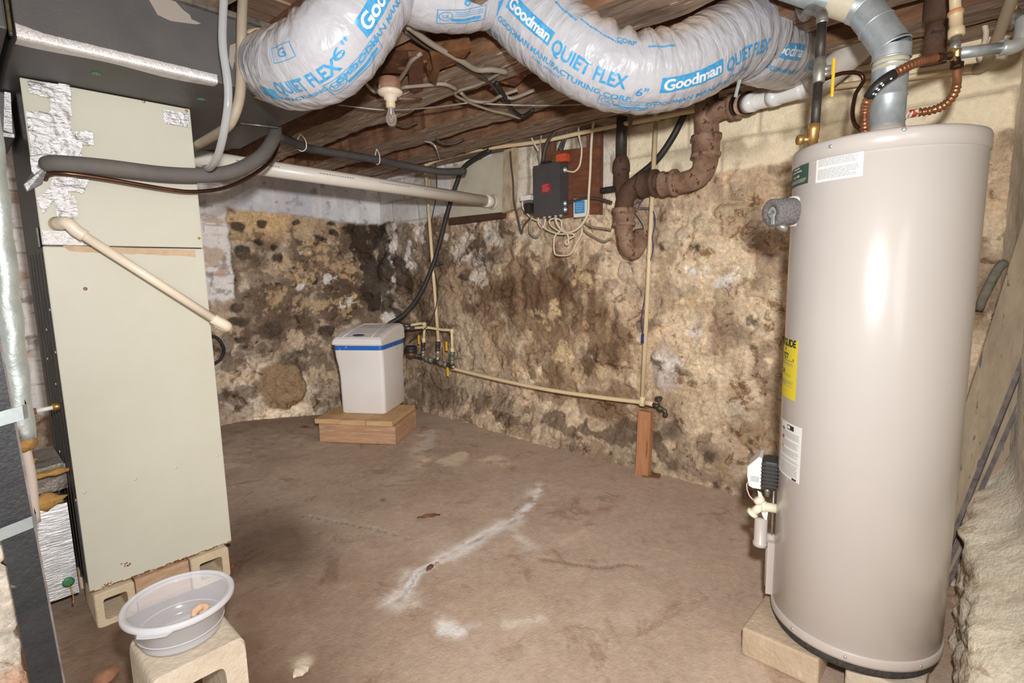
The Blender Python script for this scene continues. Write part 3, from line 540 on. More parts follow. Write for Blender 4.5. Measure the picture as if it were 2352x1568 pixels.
def sheet(poly, y, m, par, name='foil_tape', seed=1, th=.0015, crumple=.004):
    """crumpled tape: pixel outline laid on the plane facing the room at depth y"""
    p = np.array([oy(a, b, y) for a, b in poly]); x0, x1, z0, z1 = p[:, 0].min(), p[:, 0].max(), p[:, 2].min(), p[:, 2].max()
    st = .0042; nx, nz = int((x1-x0)/st)+2, int((z1-z0)/st)+2; X, Z = np.meshgrid(np.linspace(x0, x1, nx), np.linspace(z0, z1, nz))
    ins = np.zeros(X.shape, bool); n = len(p)
    for i in range(n):
        ax, az = p[i][0], p[i][2]; bx, bz = p[(i+1) % n][0], p[(i+1) % n][2]
        if abs(az-bz) > 1e-9: ins ^= ((az > Z) != (bz > Z)) & (X < (bx-ax)*(Z-az)/(bz-az)+ax)
    h = np.abs(fbm(X*22+seed, Z*30, seed, 4)-.5)*2; h2 = np.abs(fbm(X*50, Z*50, seed+9, 3)-.5)*2
    Yy = y-th-crumple*(1-h)*.9-crumple*.5*(1-h2)
    idx = -np.ones(X.shape, int); V = []
    f = []
    for j in range(nz-1):
        for i in range(nx-1):
            if ins[j, i] and ins[j, i+1] and ins[j+1, i] and ins[j+1, i+1]: f.append((j*nx+i, j*nx+i+1, (j+1)*nx+i+1, (j+1)*nx+i))
    if not f: return
    used = sorted({q for w in f for q in w}); re = {q: i for i, q in enumerate(used)}
    V = np.stack([X, Yy, Z], -1).reshape(-1, 3)[used]; g = G(); g.add(V, [[re[q] for q in w] for w in f]); return obj(name, g, m, par)
T_ = fy-.003
for k, pl in enumerate(([(60, 185), (162, 195), (165, 288), (118, 300), (112, 262), (112, 228), (62, 216)], [(58, 256), (112, 258), (165, 285), (160, 320), (190, 355), (190, 372), (110, 362), (68, 350), (60, 300)],
                        [(140, 300), (214, 302), (216, 336), (188, 336), (190, 372), (140, 350)], [(68, 348), (125, 320), (190, 360), (188, 372), (120, 362), (110, 405), (80, 420), (66, 380)],
                        [(116, 400), (205, 412), (200, 430), (190, 446), (150, 440), (172, 450), (182, 505), (130, 502), (124, 462), (98, 496), (80, 456), (112, 430)],
                        [(92, 526), (150, 528), (196, 552), (190, 566), (96, 562)], [(372, 250), (434, 260), (436, 296), (374, 284)])):
    sheet(pl, T_-.0008*k, FOIL, up, seed=k*13+3, crumple=.009 if k < 5 else .003)
g = G(); g.prism([oy(72, 400, fy-.01), oy(110, 380, fy-.02), oy(98, 420, fy-.05), oy(62, 440, fy-.04), oy(54, 425, fy-.04)], (.0, .002, .001)); obj('loose_tape_end', g, FOIL, up)

# blocks under the furnace
def hollow_block(x0, x1, y0, y1, z0, z1, wall, m, name, label, chip=0, bev=.006):
    g = G(); n = 12; cx, cz = (x0+x1)/2, (z0+z1)/2; hx, hz = (x1-x0)/2-wall, (z1-z0)/2-wall
    def loop(rx, rz, p, y): return [(cx+rx*math.copysign(abs(math.cos(a))**p, math.cos(a)), y, cz+rz*math.copysign(abs(math.sin(a))**p, math.sin(a))) for a in [2*PI*(k+.5)/(4*n) for k in range(4*n)]]
    L = 4*n; ox_, oz_ = (x1-x0)/2, (z1-z0)/2
    v = loop(ox_-.003, oz_-.003, .16, y0)+loop(hx, hz, .22, y0)+loop(hx*.95, hz*.94, .22, y1)+loop(ox_-.003, oz_-.003, .16, y1)+loop(ox_, oz_, .14, y0+.006)+loop(ox_, oz_, .14, y1-.006)
    f = []
    for a, b in ((0, 1), (1, 2), (2, 3), (3, 5), (5, 4), (4, 0)): f += [[a*L+k, a*L+(k+1) % L, b*L+(k+1) % L, b*L+k] for k in range(L)]
    g.add(v, f, 0, False); return tag(obj(name, g, m), label, 'block', 'concrete blocks')
hollow_block(.246, .372, 2.37, 2.60, .005, .141, .026, CONC, 'concrete_block', 'hollow concrete block under the left front corner of the furnace')
hollow_block(.565, .712, 2.37, 2.60, .005, .141, .030, CONC, 'concrete_block', 'hollow concrete block under the right front corner of the furnace')
for ya in (2.74,):
    hollow_block(.246, .372, ya, ya+.22, .005, .141, .026, CONC, 'concrete_block', 'hollow concrete block under the back of the furnace, left side')
    hollow_block(.565, .712, ya, ya+.22, .005, .141, .030, CONC, 'concrete_block', 'hollow concrete block under the back of the furnace, right side')
g = G(); g.box((.468, 2.47, .072), (.186, .18, .134), bev=.006); tag(obj('brick', g, mat('tan_brick', (200, 168, 136), .9, var=(178, 140, 108), vs=12, bump=.5, bs=60, stretch=(1, 1, 4))), 'rough tan brick between the two front blocks under the furnace', 'brick')

# condensate drain pipe on the front of the furnace
t = thing('drain_pipe', 'cream plastic drain pipe slanting down across the furnace front', 'pipe', oy(160, 515, 2.37))
p0 = oy(128, 514, 2.396); p1 = oy(155, 512, 2.33); p2 = oy(176, 530, 2.325); p3 = oy(498, 736, 2.30); p4 = oy(520, 748, 2.30); p5 = oy(505, 744, 2.345)
g = G(); g.tube([p2, p3], .0158, 18, spl=False); obj('pipe', g, PVCC, t)
g = G(); g.tube([p0+(p1-p0)*.35, p1, p2+(p3-p2)*.0, p2+(p3-p2)*.05], .0205, 18, step=.006); obj('elbow', g, PVCC, t)
g = G(); g.lathe([(.022, 0), (.024, .006), (.020, .010), (.024, .016), (.020, .021), (.022, .03)], p0, p1-p0, 18); obj('threaded_adapter', g, mat('adapter', (206, 186, 158), .5), t)
g = G(); g.tube([p3+(p2-p3)*.03, p3, p4, p4+[0.002, .02, -.006], p5+[0, .02, 0]], .0205, 18, step=.006); obj('elbow', g, PVCC, t)

# ------------------------------------------------------------------ black duct trunk over the furnace
dz0, dz1, dy0, dy1, dx0, dx1 = 1.966, 2.196, 2.03, 3.06, .207, 1.098
t = thing('air_duct', 'black duct trunk lying across the furnace top with a foil taped edge', 'duct', ((dx0+dx1)/2, 2.55, dz0))
g = G(); g.box(((dx0+dx1)/2, (dy0+dy1)/2, (dz0+dz1)/2), (dx1-dx0, dy1-dy0, dz1-dz0), bev=.006); obj('trunk', g, BLACKD, t)
g = G(); rr = random.Random(9); n = 70; xs = [oy(35, 90, dy0)[0]+.004+k*(oy(497, 190, dy0)[0]-oy(35, 90, dy0)[0])/n for k in range(n+1)]
v = []
for k, x in enumerate(xs):
    w1 = .026+rr.uniform(-.0006, .0006)+(.010 if k < 8 else 0)*(1-k/8); w2 = .050+.010*math.sin(k*.13+1)
    b = .003*abs(math.sin(k*.45))+rr.uniform(0, .002)
    v += [(x, dy0-.0015, dz0+w1), (x, dy0-.003-b*.4, dz0+.008), (x, dy0-.002, dz0-.002), (x, dy0+.012, dz0-.003-b), (x, dy0+w2, dz0-.0015)]
g.add(v, [[k*5+j, k*5+j+1, (k+1)*5+j+1, (k+1)*5+j] for k in range(n) for j in range(4)]); obj('edge_tape', g, FOILT, t)
for q in ((222, 169), (463, 228)):
    p = oz(q[0], q[1], dz0); g = G(); g.lathe([(.014, 0), (.0145, .0015), (.006, .003), (.004, .0015)], p, (0, 0, -1), 18); w = obj('fastening_washer', g, mat('green_washer', (66, 132, 92), .4), t)
    g = G(); g.lathe([(.0035, 0), (.003, .002)], p-[0, 0, .002], (0, 0, -1), 8); obj('screw', g, BRASS, w)
g = G(); g.box(((dx0+dx1)/2, dy0+.004, dz1+.004), (dx1-dx0+.02, .05, .02), bev=.005); obj('top_flange', g, mat('dusty_edge', (132, 122, 110), .8, var=(70, 64, 58), vs=16), t)
g = G(); rr = random.Random(3)
poly = [(340, -4), (400, 0), (420, 22), (436, 34), (440, 44), (462, 54), (452, 56), (420, 52), (392, 48), (362, 34), (352, 16)]
g.prism([oy(a, b, dy0-.0012) for a, b in poly], (0, .001, 0)); 
obj('worn_stain', g, mat('bare_board', (152, 142, 132), .7), t); g = G()
g.prism([oy(a, b, dy0-.0012) for a, b in ((528, 104), (544, 98), (542, 120), (534, 160), (526, 140))], (0, .001, 0)); obj('worn_stain', g, mat('bare_board', (152, 142, 132), .7), t)
a, b = dz0, .0
g = G(); g.prism([oz(552, 284, dz0-.002), oz(640, 294, dz0-.002), oz(640, 294, dz0-.002)+[0, .46, -.012], oz(552, 284, dz0-.002)+[0, .62, -.010]], (0, 0, .004)); obj('end_flap', g, BLACKD, t)
g = G(); g.tube([oz(552, 283, dz0-.004), oz(640, 293, dz0-.004)], .003, 6, spl=False); obj('flap_edge', g, STEEL, t)
# the neighbouring duct to the left
t = thing('air_duct', 'black duct section left of the trunk, joined by a greasy seam', 'duct', (-.2, 2.4, dz0))
g = G(); g.box((-.2, (dy0+dy1)/2+.01, (dz0+dz1)/2+.012), (.79, dy1-dy0-.03, dz1-dz0-.02), bev=.006); obj('trunk', g, BLACKD, t)
g = G(); g.box((.199, dy0+.012, (dz0+dz1)/2), (.008, .02, dz1-dz0-.01), bev=.003); obj('seam', g, mat('seam_grease', (96, 84, 48), .4, var=(56, 48, 34), vs=40), t)
t = thing('return_duct', 'black return duct with foil edges behind the top of the furnace', 'duct', (-.2, 2.75, 1.81))
g = G(); g.box((-.155, 2.79, 1.885), (.77, .36, .15), bev=.005); obj('trunk', g, BLACKD, t)
g = G(); g.prism([(.2, 2.606, 1.83), (.222, 2.606, 1.822), (.232, 2.606, 1.96), (.216, 2.606, 1.96)], (0, .002, 0)); g.box((-.15, 2.605, 1.812), (.75, .008, .012)); obj('foil_edge', g, FOIL, t)

# ------------------------------------------------------------------ hoses and line set beside the duct
t = thing('line_set', 'grey foam-covered refrigerant line looping off the furnace', 'hose', oy(300, 388, 2.33))
P = [oy(112, 378, 2.385), oy(135, 376, 2.35), oy(240, 384, 2.33), oy(380, 400, 2.33), oy(480, 402, 2.34), oy(545, 390, 2.36), oy(600, 358, 2.40), oy(628, 318, 2.46), oy(632, 292, 2.55), oy(628, 285, 2.72)]
g = G(); g.tube(P, .0285, 20); obj('foam_sleeve', g, FOAM, t)
P = [oy(104, 412, 2.39), oy(112, 400, 2.36), oy(150, 398, 2.335), oy(240, 410, 2.33), oy(380, 434, 2.33), oy(450, 440, 2.335), oy(520, 430, 2.35), oy(580, 402, 2.39), oy(625, 366, 2.44), oy(640, 330, 2.50)]
g = G(); g.tube(P, .0075, 10); obj('copper_line', g, COPD, t)
P = [ox(640, 318, 1.55)*0+oz(640, 312, 2.1), oz(700, 338, 2.10), oz(740, 346, 2.10), oz(860, 366, 2.08), oz(940, 382, 2.07), oz(1010, 394, 2.04), oz(1068, 393, 2.03)]
P = [np.array(p) for p in P]
t = thing('insulated_line', 'dark foam-covered line clipped under the joists, ending near the boarded window', 'hose', P[3])
g = G(); g.tube(P, .026, 18); g.lathe([(.012, 0), (.012, .012)], P[-1], P[-1]-P[-2], 12); obj('foam_sleeve', g, mat('dark_foam', (66, 62, 62), .75, var=(80, 74, 72), vs=8, bump=.1, bs=100), t)
for q in (1.9, 3.0):
    S = spline(P, .02); i = int(len(S)*(.17 if q < 2 else .54)); T = nrm(S[i+1]-S[i-1]); g = G(); sd = lat(S[i-1], S[i+1])
    g.tube([S[i]+[0, 0, .075], S[i]+sd*.03+[0, 0, .03], S[i]+sd*.030-[0, 0, .015], S[i]-[0, 0, .031], S[i]-sd*.030-[0, 0, .010], S[i]-sd*.03+[0, 0, .03], S[i]+[0, 0, .075]], .0035, 6, step=.01); obj('clip', g, WHITE, t)
CLEAR = mat('clear_vinyl', (206, 208, 208), .15, spec=.7, clear=.55, fres=.9)
wire('clear_hose', [oy(518, -60, 1.92), oy(512, 40, 1.92), oy(512, 110, 1.92), oy(524, 200, 1.925), oy(520, 270, 1.95), oy(503, 350, 2.05), oy(484, 383, 2.2), oy(470, 386, 2.4)], .0125, CLEAR, 'clear vinyl hose hanging in front of the black duct', 'hose', seg=16)
wire('drain_hose', [oy(560, -60, 1.96), oy(556, 40, 1.96), oy(554, 150, 1.96), oy(551, 220, 1.96), oy(538, 265, 1.975), oy(520, 293, 2.02), oy(480, 318, 2.25), oy(440, 340, 2.5)], .0165, mat('tan_hose', (172, 158, 138), .6, var=(150, 136, 116), vs=9), 'tan corrugated drain hose bending behind the clear hose', 'hose', seg=16)

# long white pipe to the boarded window
a, b = oy(380, 352, 2.955), np.array([3.0, 2.945, 1.842])
t = thing('exhaust_pipe', 'long white plastic exhaust pipe sloping into the boarded window', 'pipe', (a+b)/2)
g = G(); g.tube([a, b], .0415, 28, spl=False); obj('pipe', g, PVC, t)
n = nrm(b-a); g = G(); g.lathe([(.047, 0), (.047, .07)], a+n*(np.linalg.norm(b-a)-.11), n, 28); obj('coupling', g, PVC, t)
g = G(); g.lathe([(.048, 0), (.058, .012), (.050, .03)], b-n*.038, n, 24); obj('sealant_ring', g, mat('sealant', (196, 186, 168), .7, bump=.4, bs=60), t)
g = G(); sd = nrm(np.cross(n, [0, 0, 1])); up_ = np.cross(sd, n)
rr = random.Random(2)
for s0 in (.30, .75, 1.15, 1.5):
    x = s0
    while x < s0+.22:
        w = rr.uniform(.006, .016); q = a+n*x; d1 = nrm(-sd*.85*(1 if sd[1] > 0 else -1)+up_*.25)
        o = q+d1*.0417; up2 = nrm(np.cross(n, d1)); g.add([o, o+n*w, o+n*w+up2*.006, o+up2*.006], [[0, 1, 2, 3]], 0, False); x += w+.005
obj('printing', g, INKL, t)

# ------------------------------------------------------------------ flexible ducts with their printing
FILM = mat('duct_film', (214, 214, 218), .17, attr='Col', bump=.9, bs=5, uvbump=(7, 1.8, 1), spec=.65, avar=.05, vs=30)
BLUEP = mat('blue_print', (44, 142, 200), .3, var=(96, 170, 214), vs=60, spec=.5)
ROOM = np.array([-.70, -.70, -.12])
class Flex:
    """a plastic-film flexible duct along a spline; v=0 faces the room, +v is up"""
    def __init__(s, pts, r, seed, inner=None, creases=()):
        s.P = spline(pts, .009); s.T, s.N, s.B = frames(s.P, ROOM); n = len(s.P)
        s.S = np.concatenate([[0], np.cumsum([np.linalg.norm(s.P[i+1]-s.P[i]) for i in range(n-1)])]); s.L = s.S[-1]
        s.r = np.interp(s.S/s.L, np.linspace(0, 1, len(r)), r) if hasattr(r, '__len__') else np.full(n, r); s.seed = seed
        P = np.array(s.P); k = np.zeros((n, 3)); w = 9
        for i in range(n):
            a, b = max(i-w, 0), min(i+w, n-1); k[i] = (np.array(s.T[b])-np.array(s.T[a]))/max(s.S[b]-s.S[a], 1e-6)
        s.kN = np.einsum('ij,ij->i', k, np.array(s.N)); s.kB = np.einsum('ij,ij->i', k, np.array(s.B)); s.creases = creases
    def rad(s, S, th):
        """radius at length S and angle th (arrays)"""
        sd = s.seed; r = np.interp(S, s.S, s.r)
        kn, kb = np.interp(S, s.S, s.kN), np.interp(S, s.S, s.kB); inn = kn*np.cos(th)+kb*np.sin(th)     # >0 on the inside of a bend
        cx, cy = np.cos(th), np.sin(th)
        wv = fbm(S*9+cx*.7+3, cy*1.1+cx*.5+sd*3.7+20, sd, 4)-.5; fine = np.abs(fbm(S*26+cx*1.1, cy*2.2+cx*1.3+sd+40, sd+7, 4)-.5)
        gat = np.clip(inn, 0, 4); puck = (np.abs(np.sin(S*PI/.085+1.5*fbm(S*3, th*0+sd, sd+3, 2)))**.55-.75)
        d = .012*wv-.020*np.clip(fine, 0, .12)*(.7+.5*np.clip(gat, 0, 2))+.020*puck*np.clip(gat-.15, 0, 1.6)+.0035*np.sin(S*2*PI/.05)*np.clip(1-gat, 0, 1)*.4
        for c, a, w in s.creases: d = d-a*np.exp(-((S-c)/w)**2)
        return r+d
    def pt(s, S, th, off=0.):
        S = np.asarray(S, float); th = np.asarray(th, float); r = s.rad(S, th)+off; S = np.clip(S, 0, s.L)
        f = lambda A: np.stack([np.interp(S, s.S, np.array(A)[:, k]) for k in range(3)], -1)
        return f(s.P)+(f(s.N)*np.cos(th)[..., None]-f(s.B)*np.sin(th)[..., None]*-1)*r[..., None]
    def loc(s, px, py):
        """(length, offset round the duct) of the film point seen at a pixel"""
        SS, TT = np.meshgrid(np.linspace(0, s.L, 160), np.linspace(-1.9, 1.9, 90), indexing='ij'); P = s.pt(SS.ravel(), TT.ravel())
        c = (P-EYE)@ROT; u = W/2+FPX*c[:, 0]/-c[:, 2]; v = H/2-FPX*c[:, 1]/-c[:, 2]; i = int(np.argmin((u-px)**2+(v-py)**2+40*(-c[:, 2])))
        return float(SS.ravel()[i]), float(TT.ravel()[i]*np.mean(s.r))
    def build(s, name, parent, prints=(), seg=128):
        n = len(s.P); TH = np.linspace(PI, 3*PI, seg, endpoint=False); SS, TT = np.meshgrid(s.S, TH, indexing='ij')
        V = s.pt(SS.ravel(), TT.ravel()); g = G()
        f = [[i*seg+k, i*seg+(k+1) % seg, (i+1)*seg+(k+1) % seg, (i+1)*seg+k] for i in range(n-1) for k in range(seg)]+[list(range(seg)), list(range((n-1)*seg, n*seg))]
        g.add(V, f, 0, True, [(a, b/(2*PI)) for a, b in zip(SS.ravel(), TT.ravel())])
        up = (V-np.repeat(np.array(s.P), seg, 0))[:, 2]/np.repeat(s.r, seg)
        nz = fbm(SS.ravel()*8, np.cos(TT.ravel())*3+np.sin(TT.ravel())*2+9, s.seed+50, 4)
        c = np.zeros((len(V), 3))+lin((188, 187, 192)); dust = sm(.30, .95, up+.5*(nz-.5)); c = c*(1-.85*dust[:, None])+lin((202, 178, 152))*.85*dust[:, None]
        base = len(V); ref = s.L and np.mean(s.r)
        for (kind, *a) in prints:
            if kind == 'text':
                body, S0, v0, size, bold = a[:5]; vv, ff = text(body, size, bold, cuts=.012); xs = a[5] if len(a) > 5 else 1.; vv = [(x*xs, y) for x, y in vv]
            elif kind == 'rect': S0, v0, w, h = a; vv, ff = rect2(-w/2, -h/2, w/2, h/2, .008)
            elif kind == 'frame':
                S0, v0, w, h, t_ = a; vv, ff = [], []
                for q in ((-w/2, -h/2, w/2, -h/2+t_), (-w/2, h/2-t_, w/2, h/2), (-w/2, -h/2, -w/2+t_, h/2), (w/2-t_, -h/2, w/2, h/2)):
                    x, y = rect2(*q, .008); o = len(vv); vv += x; ff += [[i+o for i in z] for z in y]
            elif kind == 'lines': S0, v0, w, h, k = a; vv, ff = lines2(-w/2, w/2, -h/2, h/2, k, s.seed)
            elif kind == 'ring':
                S0, v0, r0, t_ = a; m = 24; vv = [((r0+q)*math.cos(2*PI*i/m), (r0+q)*math.sin(2*PI*i/m)) for q in (-t_/2, t_/2) for i in range(m)]; ff = [[i, (i+1) % m, m+(i+1) % m, m+i] for i in range(m)]
            if kind == 'white': body, S0, v0, size, bold = a[:5]; vv, ff = text(body, size, bold, cuts=.01, space=.95)
            q = np.array(vv); Sx = S0+q[:, 0]; th = (v0+q[:, 1])/ref
            g.add(s.pt(Sx, th, .0028 if kind == 'white' else .0016), ff, 2 if kind == 'white' else 1, True)
        cc = np.ones((len(g.v), 3))*lin((214, 214, 218)); cc[:base] = c
        return obj(name, g, [FILM, BLUEP, mat('film_white', (226, 227, 230), .3)], parent, col=cc)
def maker(S, v, sz=1.): return [('rect', S, v, .205*sz, .050*sz), ('white', 'Goodman', S, v-.001, .049*sz, .0014)]
def ulbox(S, v, w=.15, h=.058): return [('frame', S, v, w, h, .0022), ('ring', S-w*.34, v+.002, .015, .0022), ('text', 'UL', S-w*.34, v+.001, .015, .0004), ('lines', S+w*.13, v+h*.2, w*.6, h*.36, 3), ('rect', S+w*.08, v-h*.22, w*.62, h*.2), ('lines', S+w*.13, v-h*.42, w*.5, h*.12, 1)]
def quiet(S, v, k=1.): return ('text', 'QUIET FLEX', S, v, .062*k, .0018, .66)
R6 = .138
A_ = [oy(614, 152, 2.06), oy(622, 153, 1.98), at(664, 156, 1.76), at(705, 148, 1.70), at(757, 114, 1.66), at(802, 62, 1.66), at(842, 0, 1.68), at(880, -70, 1.72), at(930, -150, 1.8)]
t = thing('flexible_duct', 'silver plastic-covered flexible duct rising from the end of the black duct', 'duct', A_[2])
fa = Flex(A_, [.112, .120, .130, .137, .138, R6, R6, R6], 3, creases=((.02, .012, .02),))
fa.build('duct_jacket', t, [('rect', *fa.loc(616, 212), .055, .032), ('text', 'QUIET FLEX', *fa.loc(694, 196), .054, .0016, .47), ('text', 'MANUFACTURING CORP.', *fa.loc(706, 222), .017, .0005), ('text', 'G', *fa.loc(645, 122), .035, .0006), ('frame', *fa.loc(645, 122), .06, .045, .002)]
         + maker(*fa.loc(880, -20), 1.05)+[('text', '6"', *fa.loc(786, 118), .042, .0006), ('text', 'GOODMAN MANUFACTURING', *fa.loc(902, 22), .026, .0006)]+ulbox(*fa.loc(824, 152), .125, .05))
g = G(); g.lathe([(.108, 0), (.122, .010), (.123, .03), (.110, .045)], np.array(fa.P[0])-fa.T[0]*.012, fa.T[0], 40); obj('start_collar', g, mat('beige_collar', (214, 186, 148), .7), t)
B_ = [at(905, -60, 1.80), at(945, -42, 1.79), at(1000, -28, 1.80), at(1070, -26, 1.84), at(1140, -45, 1.90), at(1200, -90, 1.98)]
t = thing('flexible_duct', 'short silver flexible duct at the top edge above the lamp holder', 'duct', B_[2])
fb = Flex(B_, [.128, .136, R6, R6, .134], 11)
fb.build('duct_jacket', t, [('text', '6"', *fb.loc(1082, 4), .040, .0006), ('rect', *fb.loc(1160, 14), .05, .05)]+ulbox(*fb.loc(1064, 40), .12, .05))
C_ = [at(1120, -60, 1.94), at(1185, 0, 1.93), at(1255, 66, 1.90), at(1330, 124, 1.88), at(1400, 158, 1.88), at(1470, 170, 1.89), at(1540, 162, 1.91), at(1600, 138, 1.93), at(1655, 104, 1.96), at(1705, 84, 2.0), at(1745, 84, 2.05)]
t = thing('flexible_duct', 'long silver flexible duct sagging in a deep curve in front of the right-hand wall', 'duct', C_[5])
fc = Flex(C_, [.150, .148, .146, .140, R6, R6, .139, .141, .142, .138], 7)
lc = fc.L
def sC(px):                                                 # length along this duct nearest to a given bearing
    return float(min(range(len(fc.P)), key=lambda i: abs((ROT.T@(fc.P[i]-EYE))[0]/-(ROT.T@(fc.P[i]-EYE))[2]*FPX+W/2-px)))
def SC_(px): return fc.S[int(sC(px))]
fc.build('duct_jacket', t, maker(*fc.loc(1212, 46), .92)+[quiet(*fc.loc(1350, 160)), ('text', 'GOODMAN MANUFACTURING CORP.', *fc.loc(1266, 146), .0265, .0007), ('text', 'CLASS II AIR DUCT', *fc.loc(1254, 154), .012, .0004),
         ('text', 'R 6.0', *fc.loc(1136, 76), .026, .0008), ('text', '6"', *fc.loc(1474, 212), .040, .0008)]+maker(*fc.loc(1594, 181))+[quiet(*fc.loc(1724, 118), .98), ('text', 'GOODMAN MANUFACTURING', *fc.loc(1622, 208), .026, .0006)]
         + ulbox(*fc.loc(1438, 241), .15, .045)+[('lines', *fc.loc(1385, 82), .16, .016, 1), ('text', 'CORP', *fc.loc(1440, 98), .026, .0006), ('lines', *fc.loc(1520, 108), .10, .02, 1), ('lines', *fc.loc(1300, 30), .10, .02, 1)], seg=144)
g = G(); a = fc.pt(np.array([SC_(1170)]*13), np.linspace(-1.7, 1.5, 13), .004); b = fc.pt(np.array([SC_(1170)+.055]*13), np.linspace(-1.7, 1.5, 13), .004)
g.add(list(a)+list(b), [[i, i+1, 14+i, 13+i] for i in range(12)], 0, True); obj('metal_band', g, mat('dull_zinc', (168, 166, 160), .5, metal=.7, var=(146, 144, 138), vs=60), t)
D_ = [at(1716, 96, 2.03), at(1752, 110, 2.10), at(1790, 122, 2.22), at(1822, 126, 2.36), at(1845, 118, 2.52), at(1850, 90, 2.7), at(1845, 40, 2.85)]
t = thing('flexible_duct', 'wrinkled silver flexible duct end behind the black gas pipe', 'duct', D_[2])
fd = Flex(D_, [.140, .138, .140, .140, .138], 23, creases=((.03, .01, .02),))
fd.build('duct_jacket', t, [('rect', *fd.loc(1818, 120), .17, .056), ('white', 'Goodman', *fd.loc(1818, 120), .05, .001), ('text', 'QUIET', *fd.loc(1864, 150), .055, .0012), ('text', 'GOODMAN MANUF', *fd.loc(1802, 162), .024, .0006), ('frame', *fd.loc(1745, 140), .04, .05, .002), ('lines', *fd.loc(1730, 172), .05, .012, 1)])
g = G(); g.prism([at(1699, 168, 2.0), at(1686, 222, 2.05), at(1693, 223, 2.05), at(1707, 168, 2.0)], (.003, .003, 0)); tag(obj('hanger_strap', g, GALV), 'perforated steel hanger strap above the black pipe coupling', 'strap')

# ------------------------------------------------------------------ lamp holder
lp = at(896, 214, 2.42); up = np.array([0, 0, 1.])
t = thing('lamp_holder', 'white porcelain lamp holder with a clear filament bulb under a joist', 'lamp', lp-[0, 0, .1])
g = G(); g.lathe([(.050, -.004), (.052, 0), (.052, .042), (.046, .046)], lp+[0, 0, .018], up, 28); obj('junction_box', g, mat('rusty_box', (168, 128, 104), .7, var=(128, 88, 68), vs=16, bump=.15, bs=50), t)
g = G(); g.lathe([(.018, -.064), (.021, -.062), (.021, -.034), (.030, -.030), (.030, -.018), (.045, -.012), (.057, -.002), (.058, .006), (.052, .014), (.03, .016)], lp, up, 36); hold = obj('porcelain_base', g, mat('porcelain', (232, 216, 194), .25, spec=.6), t)
g = G(); g.lathe([(.0215, -.052), (.023, -.050), (.023, -.046), (.0215, -.044)], lp, up, 24, cap=False); g.lathe([(.0215, -.062), (.023, -.060), (.0215, -.056)], lp, up, 24, cap=False); obj('socket_ring', g, mat('aged_porcelain', (226, 204, 158), .35), hold)
g = G(); g.lathe([(.003, -.146), (.014, -.142), (.022, -.131), (.0255, -.117), (.0245, -.104), (.018, -.088), (.0135, -.074), (.013, -.060)], lp, up, 28, cap=True); bulb = obj('bulb', g, mat('bulb_glass', (236, 236, 234), .05, spec=.8, clear=.93, fres=.6), t)
FIL = mat('filament_gold', (232, 150, 60), .4)
g = G(); o = lp-[0, 0, .110]; sd = lat(EYE, o); g.tube([o+sd*.004+[0, 0, .014], o+sd*.0055-[0, 0, .006], o+sd*.002-[0, 0, .0165], o-sd*.002-[0, 0, .0165], o-sd*.0055-[0, 0, .006], o-sd*.004+[0, 0, .014]], .0018, 6, step=.004); obj('filament', g, FIL, bulb)
g = G(); g.cyl(lp-[0, 0, .066], lp-[0, 0, .094], .004, 10); obj('glass_stem', g, mat('pale_glass', (216, 206, 196), .3), bulb)
# wires and timber bits around it
def oc(px, py, z=2.185): return oz(px, py, z)
wire('ceiling_cable', [lp+[.02, .0, .05], oc(912, 190), oc(930, 165), oc(945, 140), oc(968, 122, 2.2)], .009, GREYW, 'grey cable rising from the lamp holder to the dark gap', group=None)
wire('ceiling_cable', [lp+[.05, .0, .03], oc(930, 200), oc(975, 196), oc(1020, 193), oc(1050, 206)], .009, GREYW, 'grey cable running right from the lamp holder along the joist')
wire('ceiling_cable', [lp+[-.05, .0, .02], oc(862, 212, 2.17), oc(848, 200, 2.18), oc(840, 190)], .008, GREYW, 'short grey cable curling left of the lamp holder')
wire('ceiling_cable', [oc(935, 58, 2.19), oc(990, 100, 2.18), oc(1060, 140, 2.17), oc(1095, 160, 2.17), oc(1130, 160, 2.18), oc(1165, 166)], .012, GREYW, 'thick grey cable slanting under the log toward the long flexible duct')
wire('ceiling_cable', [oc(930, 72, 2.2), oc(985, 110, 2.195), oc(1060, 150, 2.185), oc(1120, 186, 2.18), oc(1150, 220, 2.18), oc(1175, 250, 2.17), oc(1196, 266, 2.16)], .008, DKW, 'dark cable following the thick grey cable down to the wire bundle')
wire('ceiling_cable', [oc(1155, 164), oc(1100, 194), oc(1045, 214, 2.18), oc(1080, 236, 2.175), oc(1130, 254, 2.17), oc(1165, 262, 2.165), oc(1195, 272, 2.16)], .007, GREYW, 'grey cable zigzagging between the joists')
wire('ceiling_cable', [oc(1058, 212, 2.185), oc(1080, 230, 2.18), oc(1120, 234, 2.17), oc(1150, 220, 2.17), oc(1190, 206)], .0085, GREYW, 'grey cable looping right of the lamp holder')
wire('ceiling_cable', [oc(1162, 222, 2.17), oc(1175, 226, 2.165), oc(1200, 218, 2.17), oc(1228, 206)], .009, GREYW, 'short grey cable stapled under the long flexible duct')
wire('ceiling_cable', [oc(1140, 190, 2.175), oc(1160, 222, 2.165), oc(1178, 252, 2.16), oc(1200, 266, 2.155), oc(1225, 252, 2.16)], .010, BLACK, 'black cable bundle hanging where the cables meet')
wire('ceiling_cable', [oc(775, 240, 2.16), oc(880, 252, 2.15), oc(980, 248, 2.15), oc(1075, 236, 2.16)], .0045, STEEL, 'thin silver tube crossing behind the lamp bulb')
wire('ceiling_cable', [oc(1110, 238, 2.16), oc(1180, 241, 2.15), oc(1260, 242, 2.15), oc(1345, 239, 2.16)], .0045, STEEL, 'thin silver tube running to the right toward the long flexible duct')
